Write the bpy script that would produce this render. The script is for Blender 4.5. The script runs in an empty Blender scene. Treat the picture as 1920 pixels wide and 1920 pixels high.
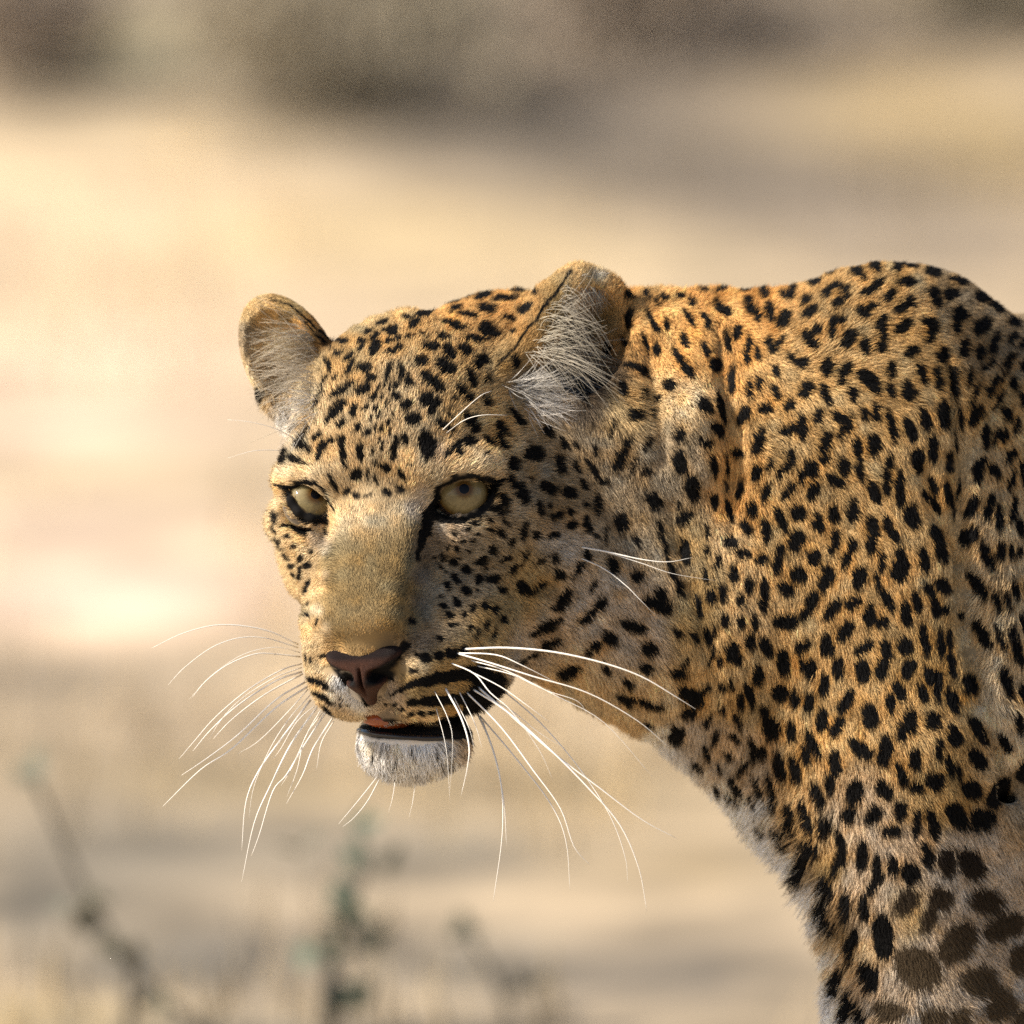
import bpy, math, random, time
import numpy as np
from mathutils import Vector
from mathutils.bvhtree import BVHTree
T0 = time.time()
rng = np.random.default_rng(7)
random.seed(7)
sc = bpy.context.scene
# ------------------------------------------------------------------ camera, light, exposure
PX = 0.541 / 1920.0                 # metres per unit of the modelling space (1 unit = 0.28 mm)
DIST = 12.0
PITCH = math.radians(8.0)
ORG = np.array([0.0, 0.0, 0.52])     # centre of the subject space
RI = np.array([1.0, 0, 0]); FW = np.array([0, math.cos(PITCH), -math.sin(PITCH)]); UP = np.array([0, math.sin(PITCH), math.cos(PITCH)])
CAMP = ORG - FW * DIST
cam_d = bpy.data.cameras.new('camera'); cam = bpy.data.objects.new('camera', cam_d); sc.collection.objects.link(cam)
cam.location = CAMP; cam.rotation_euler = (math.pi / 2 - PITCH, 0, 0)
cam_d.sensor_width = 36; cam_d.lens = 36 * DIST / 0.541
cam_d.clip_start = 0.5; cam_d.clip_end = 2000
cam_d.dof.use_dof = True
cam_d.dof.focus_distance = DIST - 0.100
cam_d.dof.aperture_fstop = cam_d.lens / 128.0
cam_d.dof.aperture_blades = 0
sc.camera = cam
wd = bpy.data.worlds.new('World'); sc.world = wd; wd.use_nodes = True
nt = wd.node_tree; nt.nodes.clear()
SUN_EL, SUN_AZ = 40.0, -77.0          # azimuth from the view direction backwards: negative = from the left
# direction to the sun (x right, y away from camera, z up)
el = math.radians(SUN_EL); az = math.radians(SUN_AZ)
SD = Vector((math.sin(az) * math.cos(el), -math.cos(az) * math.cos(el), math.sin(el)))
sky = nt.nodes.new('ShaderNodeTexSky'); sky.sky_type = 'NISHITA'; sky.sun_disc = False
sky.sun_elevation = el; sky.sun_rotation = math.atan2(SD.x, SD.y); sky.dust_density = 2.0
bg = nt.nodes.new('ShaderNodeBackground'); bg.inputs[1].default_value = 0.085
wo = nt.nodes.new('ShaderNodeOutputWorld'); nt.links.new(sky.outputs[0], bg.inputs[0]); nt.links.new(bg.outputs[0], wo.inputs[0])
sun_d = bpy.data.lights.new('sun', 'SUN'); sun = bpy.data.objects.new('sun', sun_d); sc.collection.objects.link(sun)
sun_d.energy = 4.7; sun_d.angle = math.radians(4); sun_d.color = (1.0, 0.90, 0.76)
sun.rotation_euler = SD.to_track_quat('Z', 'Y').to_euler()
sc.view_settings.view_transform = 'Standard'; sc.view_settings.look = 'None'
sc.view_settings.exposure = 0.76; sc.view_settings.gamma = 1
sc.cycles.max_bounces = 5; sc.cycles.diffuse_bounces = 3; sc.cycles.glossy_bounces = 2; sc.cycles.transmission_bounces = 2; sc.cycles.transparent_max_bounces = 4
sc.cycles.use_denoising = False; sc.cycles.sample_clamp_indirect = 4
try:
    sc.cycles_curves.shape = 'RIBBONS'; sc.cycles_curves.subdivisions = 2
except Exception: pass

def to_world(p):
    p = np.asarray(p, float)
    return ORG + (p[..., 0:1] - 960) * PX * RI + (960 - p[..., 1:2]) * PX * UP - p[..., 2:3] * PX * FW
def dir_world(d):
    return d[..., 0:1] * RI - d[..., 1:2] * UP - d[..., 2:3] * FW

# ------------------------------------------------------------------ materials
def mat(name, col=(.5, .5, .5), rough=.6, spec=.3, coat=0, sss=0):
    m = bpy.data.materials.new(name); m.use_nodes = True
    b = m.node_tree.nodes['Principled BSDF']
    b.inputs['Base Color'].default_value = (*col, 1); b.inputs['Roughness'].default_value = rough
    b.inputs['Specular IOR Level'].default_value = spec
    if coat: b.inputs['Coat Weight'].default_value = coat; b.inputs['Coat Roughness'].default_value = .03
    if sss: b.inputs['Subsurface Weight'].default_value = sss; b.inputs['Subsurface Scale'].default_value = .004
    return m
def N(m, t): return m.node_tree.nodes.new(t)
def L(m, a, b): m.node_tree.links.new(a, b)
def attr_col(m, name, to='Base Color'):
    a = N(m, 'ShaderNodeAttribute'); a.attribute_name = name
    L(m, a.outputs['Color'], m.node_tree.nodes['Principled BSDF'].inputs[to]); return a
def link(o, parent=None):
    sc.collection.objects.link(o)
    if parent: o.parent = parent
    return o
def mesh_obj(name, verts, faces, m=None, parent=None, smooth=True):
    me = bpy.data.meshes.new(name); me.from_pydata([tuple(v) for v in verts], [], [tuple(f) for f in faces])
    if smooth: me.polygons.foreach_set('use_smooth', [True] * len(me.polygons))
    if m: me.materials.append(m)
    return link(bpy.data.objects.new(name, me), parent)

# ------------------------------------------------------------------ head frame
psi, th, ro = map(math.radians, (17, 25, 4))
hf = np.array([-math.sin(psi) * math.cos(th), math.sin(th), math.cos(psi) * math.cos(th)])
hl0 = np.array([math.cos(psi), 0, math.sin(psi)])
hc0 = np.array([-math.sin(psi) * math.sin(th), -math.cos(th), math.cos(psi) * math.sin(th)])
hl = math.cos(ro) * hl0 + math.sin(ro) * hc0
hc = math.cos(ro) * hc0 - math.sin(ro) * hl0
HM = np.array([hl, hf, hc])
EO = np.array([727.0, 935.0, 230.0])
def H(a, b, c): return EO + a * hl + b * hf + c * hc

# ------------------------------------------------------------------ implicit body (signed distance on a stretched grid)
def axis(segs):
    out = []
    for a, b, s in segs:
        out += list(np.arange(a, b - 1e-6, s))
    out.append(segs[-1][1]); return np.array(out, np.float32)
GX = axis([(400, 480, 8), (480, 980, 4), (980, 1220, 5.5), (1220, 1960, 9), (1960, 2200, 20), (2200, 4600, 40)])
GY = axis([(400, 470, 14), (470, 840, 5.5), (840, 1500, 4), (1500, 1980, 10), (1980, 2200, 20), (2200, 2960, 32)])
GW = axis([(-1100, -500, 40), (-500, -100, 20), (-100, 100, 8), (100, 560, 4.5)])
FLD = np.full((len(GX), len(GY), len(GW)), 120.0, np.float32)
def region(lo, hi):
    s = []
    for g, a, b in zip((GX, GY, GW), lo, hi):
        i = max(np.searchsorted(g, a) - 1, 0); j = min(np.searchsorted(g, b) + 1, len(g)); s.append(slice(i, j))
    return tuple(s)
def combine(s, d, k, op):
    f = FLD[s]
    if op == '+':
        h = np.maximum(k - np.abs(f - d), 0) / k; FLD[s] = np.minimum(f, d) - h * h * k * .25
    else:
        d = -d; h = np.maximum(k - np.abs(f - d), 0) / k; FLD[s] = np.maximum(f, d) + h * h * k * .25
def ell(c, r, M=np.eye(3), k=60, op='+'):
    c = np.asarray(c, float); r = np.asarray(r, float)
    ext = np.sqrt((M.T ** 2 @ (r ** 2))) + k + 6 + (0.0 if op == '-' else 20)
    s = region(c - ext, c + ext)
    x = GX[s[0]][:, None, None] - c[0]; y = GY[s[1]][None, :, None] - c[1]; w = GW[s[2]][None, None, :] - c[2]
    M = M.astype(np.float32); k0 = 0; k1 = 0
    for i in range(3):
        q = M[i, 0] * x + M[i, 1] * y + M[i, 2] * w
        k0 = k0 + (q / r[i]) ** 2; k1 = k1 + (q / r[i] ** 2) ** 2
    k0 = np.sqrt(k0); k1 = np.sqrt(k1) + 1e-9
    combine(s, (k0 * (k0 - 1) / k1).astype(np.float32), k, op)
def cone(a, b, ra, rb, k=60, op='+'):
    a = np.asarray(a, float); b = np.asarray(b, float); R = max(ra, rb) + k + 20
    s = region(np.minimum(a, b) - R, np.maximum(a, b) + R); d = b - a; L2 = d @ d
    x = GX[s[0]][:, None, None] - a[0]; y = GY[s[1]][None, :, None] - a[1]; w = GW[s[2]][None, None, :] - a[2]
    t = np.clip((x * d[0] + y * d[1] + w * d[2]) / L2, 0, 1)
    dd = np.sqrt((x - t * d[0]) ** 2 + (y - t * d[1]) ** 2 + (w - t * d[2]) ** 2) - (ra + (rb - ra) * t)
    combine(s, dd.astype(np.float32), k, op)
def rotm(M, ax, deg):
    a = math.radians(deg); c, s = math.cos(a), math.sin(a)
    R = {'a': [[1, 0, 0], [0, c, s], [0, -s, c]], 'b': [[c, 0, s], [0, 1, 0], [-s, 0, c]], 'c': [[c, s, 0], [-s, c, 0], [0, 0, 1]]}[ax]
    return np.array(R) @ M
def hell(c, r, k=60, op='+', rot=(), both=False):
    for sg in ((1, -1) if both else (1,)):
        M = HM
        for ax, deg in rot: M = rotm(M, ax, deg * (sg if ax in 'bc' else 1))
        ell(H(c[0] * sg, c[1], c[2]), r, M, k, op)
def hcone(p, q, ra, rb, k=60, op='+', both=False):
    for sg in ((1, -1) if both else (1,)):
        cone(H(p[0] * sg, p[1], p[2]), H(q[0] * sg, q[1], q[2]), ra, rb, k, op)

def box(c, r, M, rnd, k=40):
    c = np.asarray(c, float); ext = np.sqrt((M.T ** 2 @ (np.array(r) ** 2))) * 1.2 + k + rnd + 20
    s = region(c - ext, c + ext); M = M.astype(np.float32)
    x = GX[s[0]][:, None, None] - c[0]; y = GY[s[1]][None, :, None] - c[1]; w = GW[s[2]][None, None, :] - c[2]
    q = [np.abs(M[i, 0] * x + M[i, 1] * y + M[i, 2] * w) - (r[i] - rnd) for i in range(3)]
    d = np.sqrt(sum(np.maximum(v, 0) ** 2 for v in q)) + np.minimum(np.maximum(np.maximum(q[0], q[1]), q[2]), 0) - rnd
    combine(s, d.astype(np.float32), k, '+')
# trunk, neck, legs, tail
ell((2350, 950, -300), (950, 400, 300), k=110)
ell((3150, 1000, -450), (480, 430, 290), k=120)
cone((945, 800, -70), (1500, 850, -110), 245, 300, k=100)
cone((950, 1030, -30), (1350, 1150, -70), 200, 262, k=100)
ell((1700, 950, -130), (300, 450, 250), k=110)
ell((1608, 1150, -110), (350, 458, 250), k=110)
ell((1660, 850, 30), (150, 330, 90), rotm(np.eye(3), 'c', -6), k=120)
ell((1590, 1060, 70), (190, 260, 80), rotm(np.eye(3), 'c', 20), k=110)
ell((1700, 1300, 30), (170, 330, 150), k=140)
cone((1735, 1420, 10), (1745, 1930, -10), 195, 165, k=140)
cone((1745, 1930, -10), (1760, 2420, -10), 165, 80, k=60)
cone((1760, 2420, -10), (1745, 2710, 0), 78, 85, k=40)
ell((1700, 2762, 20), (150, 66, 100), k=40)
cone((1780, 1400, -480), (1850, 2000, -520), 200, 120, k=80)
cone((1850, 2000, -520), (1900, 2500, -560), 120, 75, k=60)
cone((1900, 2500, -560), (1890, 2640, -560), 75, 78, k=40); ell((1860, 2682, -560), (140, 66, 95), k=40)
for dx, dw in ((0, -250), (160, -680)):
    ell((3300 + dx, 1350, dw), (320, 430, 170), k=90)
    cone((3250 + dx, 1650, dw), (3500 + dx, 2100, dw), 180, 95, k=70)
    cone((3500 + dx, 2100, dw), (3380 + dx, 2560 + dw * .1, dw), 90, 75, k=50)
    cone((3380 + dx, 2560 + dw * .1, dw), (3360 + dx, 2710 + dw * .139, dw), 75, 76, k=40); ell((3310 + dx, 2760 + dw * .139, dw), (170, 66, 95), k=40)
cone((3560, 900, -480), (4100, 1600, -520), 110, 60, k=60)
cone((4100, 1600, -520), (4500, 1900, -560), 60, 45, k=40)
# head
hell((0, -190, 48), (215, 235, 218), k=60)
hell((0, -70, 55), (160, 120, 120), k=60)
hell((142, -110, -60), (98, 170, 120), k=70, both=True)
hell((160, -190, -190), (125, 150, 150), k=90, both=True)
hell((0, -120, -200), (150, 200, 120), k=80)
box(H(0, 130, -98), (84, 172, 72), rotm(HM, 'a', -27), 30, k=34)
hcone((0, 0, 14), (0, 262, -140), 40, 30, k=60)
hell((0, 150, -190), (92, 150, 86), k=40)
hell((-52, 203, -247), (76, 106, 90), k=30, rot=(('c', 12),)); hell((74, 205, -248), (84, 110, 96), k=24, rot=(('c', -12),))
hell((-78, 90, -150), (66, 150, 80), k=70)
hell((-80, 110, -235), (76, 130, 100), k=60); hell((116, 92, -260), (96, 140, 112), k=80)
hell((0, 268, -190), (50, 44, 40), k=26)
# brows and cheekbones
hcone((85, 30, 62), (185, -8, 48), 30, 26, k=36, both=True)
hcone((75, 35, -66), (215, -40, -50), 26, 34, k=40, both=True)
# sockets
for sg in (1, -1):
    ell(H(148 * sg, 8, -2), (60, 60, 46), HM, k=14, op='-')
ell((866, 928, H(148, -22, 0)[2]), (58, 50, 58), k=10, op='-'); ell((582, 942, H(-148, 12, 0)[2] + 8), (50, 44, 66), k=8, op='-')
# lower jaw
hcone((0, 175, -395), (70, -60, -310), 52, 90, k=50, both=True)
hell((20, 176, -420), (104, 74, 58), k=40)
# mouth
hell((20, 195, -368), (130, 130, 13), k=10, op='-')
hell((0, 330, -275), (9, 60, 50), k=14, op='-')
# ears
EARS = []
for sg, base, tip, fdir, rw in ((-1, (-205, -215, 150), None, (-.35, .9, .25), 1), (1, (240, -235, 150), None, (.15, 1, -.05), 1)):
    pass
def ear(c, up, face, rw, rh, dep, k=22):
    c = np.asarray(c, float); up = np.asarray(up, float); face = np.asarray(face, float)
    up /= np.linalg.norm(up); face -= up * (face @ up); face /= np.linalg.norm(face); sd = np.cross(up, face)
    M = np.array([sd, up, face])
    ell(c, (rw, rh, dep), M, k=k)
    ell(c + face * dep * .72, (rw * .84, rh * .86, dep * .98), M, k=10, op='-')
    EARS.append((c, M, rw, rh, dep))
ear((545, 680, 20), (-.42, -.8, .05), (-.3, .1, 1), 84, 138, 60)
ear((1070, 665, 40), (.22, -.9, 0), (.34, .05, 1), 118, 160, 74)

cone((1078, 535, 40), (1140, 560, 30), 18, 16, k=30)
ell((1098, 672, 112), (72, 118, 62), rotm(np.eye(3), 'c', 12), k=14, op='-')
RW = 0
# skin folds: grooves pressed into the surface where it stands
def field_w(x, y):
    i = np.searchsorted(GX, x); j = np.searchsorted(GY, y); col_ = FLD[i, j]; q = np.where(col_ < 0)[0]
    return float(GW[q[-1]]) if len(q) else 0.0
def groove(pts, rads, k, dep=.35, op='-'):
    q = [(x, y, field_w(x, y) + r * (1 - dep) if op == '-' else field_w(x, y) - r * (1 - dep)) for (x, y), r in zip(pts, rads)]
    for (p0, p1, r0, r1) in zip(q[:-1], q[1:], rads[:-1], rads[1:]): cone(p0, p1, r0, r1, k=k, op=op)
w_e = field_w(935, 700); cone((935, 700, w_e - 8), (1074, 530, 70), 28, 22, k=24); cone((1000, 640, w_e - 30), (1074, 530, 60), 40, 24, k=24)
groove([(1345, 610), (1356, 700), (1368, 800), (1374, 900), (1368, 1000)], [8, 17, 22, 20, 8], 16, .7)
groove([(1250, 940), (1268, 1020), (1292, 1100), (1318, 1190), (1335, 1270)], [6, 10, 12, 10, 6], 24)
groove([(1215, 640), (1225, 760), (1240, 860)], [8, 14, 8], 30)
groove([(1280, 690), (1300, 780), (1310, 880)], [14, 26, 14], 40, .45, '+')
groove([(1760, 660), (1782, 760), (1790, 860), (1797, 980), (1806, 1100), (1822, 1210), (1850, 1340), (1880, 1480), (1930, 1620)], [8, 15, 20, 24, 26, 26, 24, 20, 12], 8, .85)
groove([(1900, 690), (1850, 780), (1806, 880)], [8, 14, 10], 30)
groove([(1725, 880), (1755, 960), (1790, 1050)], [6, 10, 8], 24)
groove([(1870, 1000), (1880, 1200), (1910, 1400)], [30, 36, 30], 50, .5, '+')
EYES = [(np.array([866.0, 928.0, H(148, -22, 0)[2]]), (5, -11), [(800, 982), (806, 966), (816, 930), (828, 908), (850, 897), (882, 892), (915, 897), (942, 903)], [(942, 903), (922, 940), (893, 964), (860, 974), (830, 974), (800, 982)]),
        (np.array([583.0, 944.0, H(-148, 12, 0)[2]]), (11, -17), [(534, 906), (560, 900), (592, 897), (614, 904), (630, 926), (632, 974)], [(536, 914), (546, 940), (562, 960), (585, 973), (605, 979), (621, 972)])]
for c, off, up_, lo_ in EYES:
    for pl, r in ((up_, 7), (lo_, 7)):
        q = [np.array([x, y, c[2] + math.sqrt(max(60 ** 2 - (x - c[0]) ** 2 - (y - c[1]) ** 2, 0)) - 4]) for x, y in pl]
        for a, b in zip(q[:-1], q[1:]): cone(a, b, r, r, k=14)
print('field', time.time() - T0)

def surface_nets(F, gx, gy, gw):
    ins = F < 0
    cnt = np.zeros(tuple(n - 1 for n in F.shape), np.int8)
    for i in (0, 1):
        for j in (0, 1):
            for k in (0, 1):
                cnt += ins[i:F.shape[0] - 1 + i, j:F.shape[1] - 1 + j, k:F.shape[2] - 1 + k]
    cells = np.argwhere((cnt > 0) & (cnt < 8)); del cnt
    idx = np.full(tuple(n - 1 for n in F.shape), -1, np.int32); idx[tuple(cells.T)] = np.arange(len(cells))
    acc = np.zeros((len(cells), 3)); num = np.zeros(len(cells))
    cr = [(i, j, k) for i in (0, 1) for j in (0, 1) for k in (0, 1)]
    G = (gx, gy, gw)
    val = {c: F[cells[:, 0] + c[0], cells[:, 1] + c[1], cells[:, 2] + c[2]].astype(float) for c in cr}
    pos = {c: np.stack([G[a][cells[:, a] + c[a]] for a in range(3)], 1).astype(float) for c in cr}
    for a in range(3):
        for c in cr:
            if c[a]: continue
            d = list(c); d[a] = 1; d = tuple(d)
            v0, v1 = val[c], val[d]; m = (v0 < 0) != (v1 < 0)
            t = np.where(m, v0 / np.where(m, v0 - v1, 1), 0)[:, None]
            acc += np.where(m[:, None], pos[c] * (1 - t) + pos[d] * t, 0); num += m
    V = acc / num[:, None]
    faces = []
    for a in range(3):
        b, c = (a + 1) % 3, (a + 2) % 3
        sl0 = [slice(None)] * 3; sl1 = [slice(None)] * 3
        sl0[a] = slice(0, F.shape[a] - 1); sl1[a] = slice(1, None)
        for q in (b, c): sl0[q] = slice(1, F.shape[q] - 1); sl1[q] = slice(1, F.shape[q] - 1)
        A = ins[tuple(sl0)]; B = ins[tuple(sl1)]
        for up_, mask in ((1, A & ~B), (0, ~A & B)):
            e = np.argwhere(mask); e[:, b] += 1; e[:, c] += 1
            def cell(db, dc):
                q = e.copy(); q[:, b] -= db; q[:, c] -= dc; return idx[q[:, 0], q[:, 1], q[:, 2]]
            qd = np.stack([cell(1, 1), cell(0, 1), cell(0, 0), cell(1, 0)], 1)
            faces.append(qd if up_ else qd[:, ::-1])
    return V, np.concatenate(faces)
BV, BF = surface_nets(FLD, GX, GY, GW)
BF = BF[(BF >= 0).all(1)]
# keep the largest connected lump
def gradient(P):
    """trilinear field value and gradient"""
    e = 3.0; out = []
    def samp(Q):
        ii = []; tt = []
        for a, g in enumerate((GX, GY, GW)):
            i = np.clip(np.searchsorted(g, Q[:, a]) - 1, 0, len(g) - 2); ii.append(i); tt.append(np.clip((Q[:, a] - g[i]) / (g[i + 1] - g[i]), 0, 1))
        r = 0
        for i in (0, 1):
            for j in (0, 1):
                for k in (0, 1):
                    r = r + FLD[ii[0] + i, ii[1] + j, ii[2] + k] * (tt[0] if i else 1 - tt[0]) * (tt[1] if j else 1 - tt[1]) * (tt[2] if k else 1 - tt[2])
        return r
    for a in range(3):
        d = np.zeros(3); d[a] = e; out.append(samp(P + d) - samp(P - d))
    g = np.stack(out, 1); return g / (np.linalg.norm(g, axis=1, keepdims=True) + 1e-9)
print('mesh', len(BV), len(BF), time.time() - T0)

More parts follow.
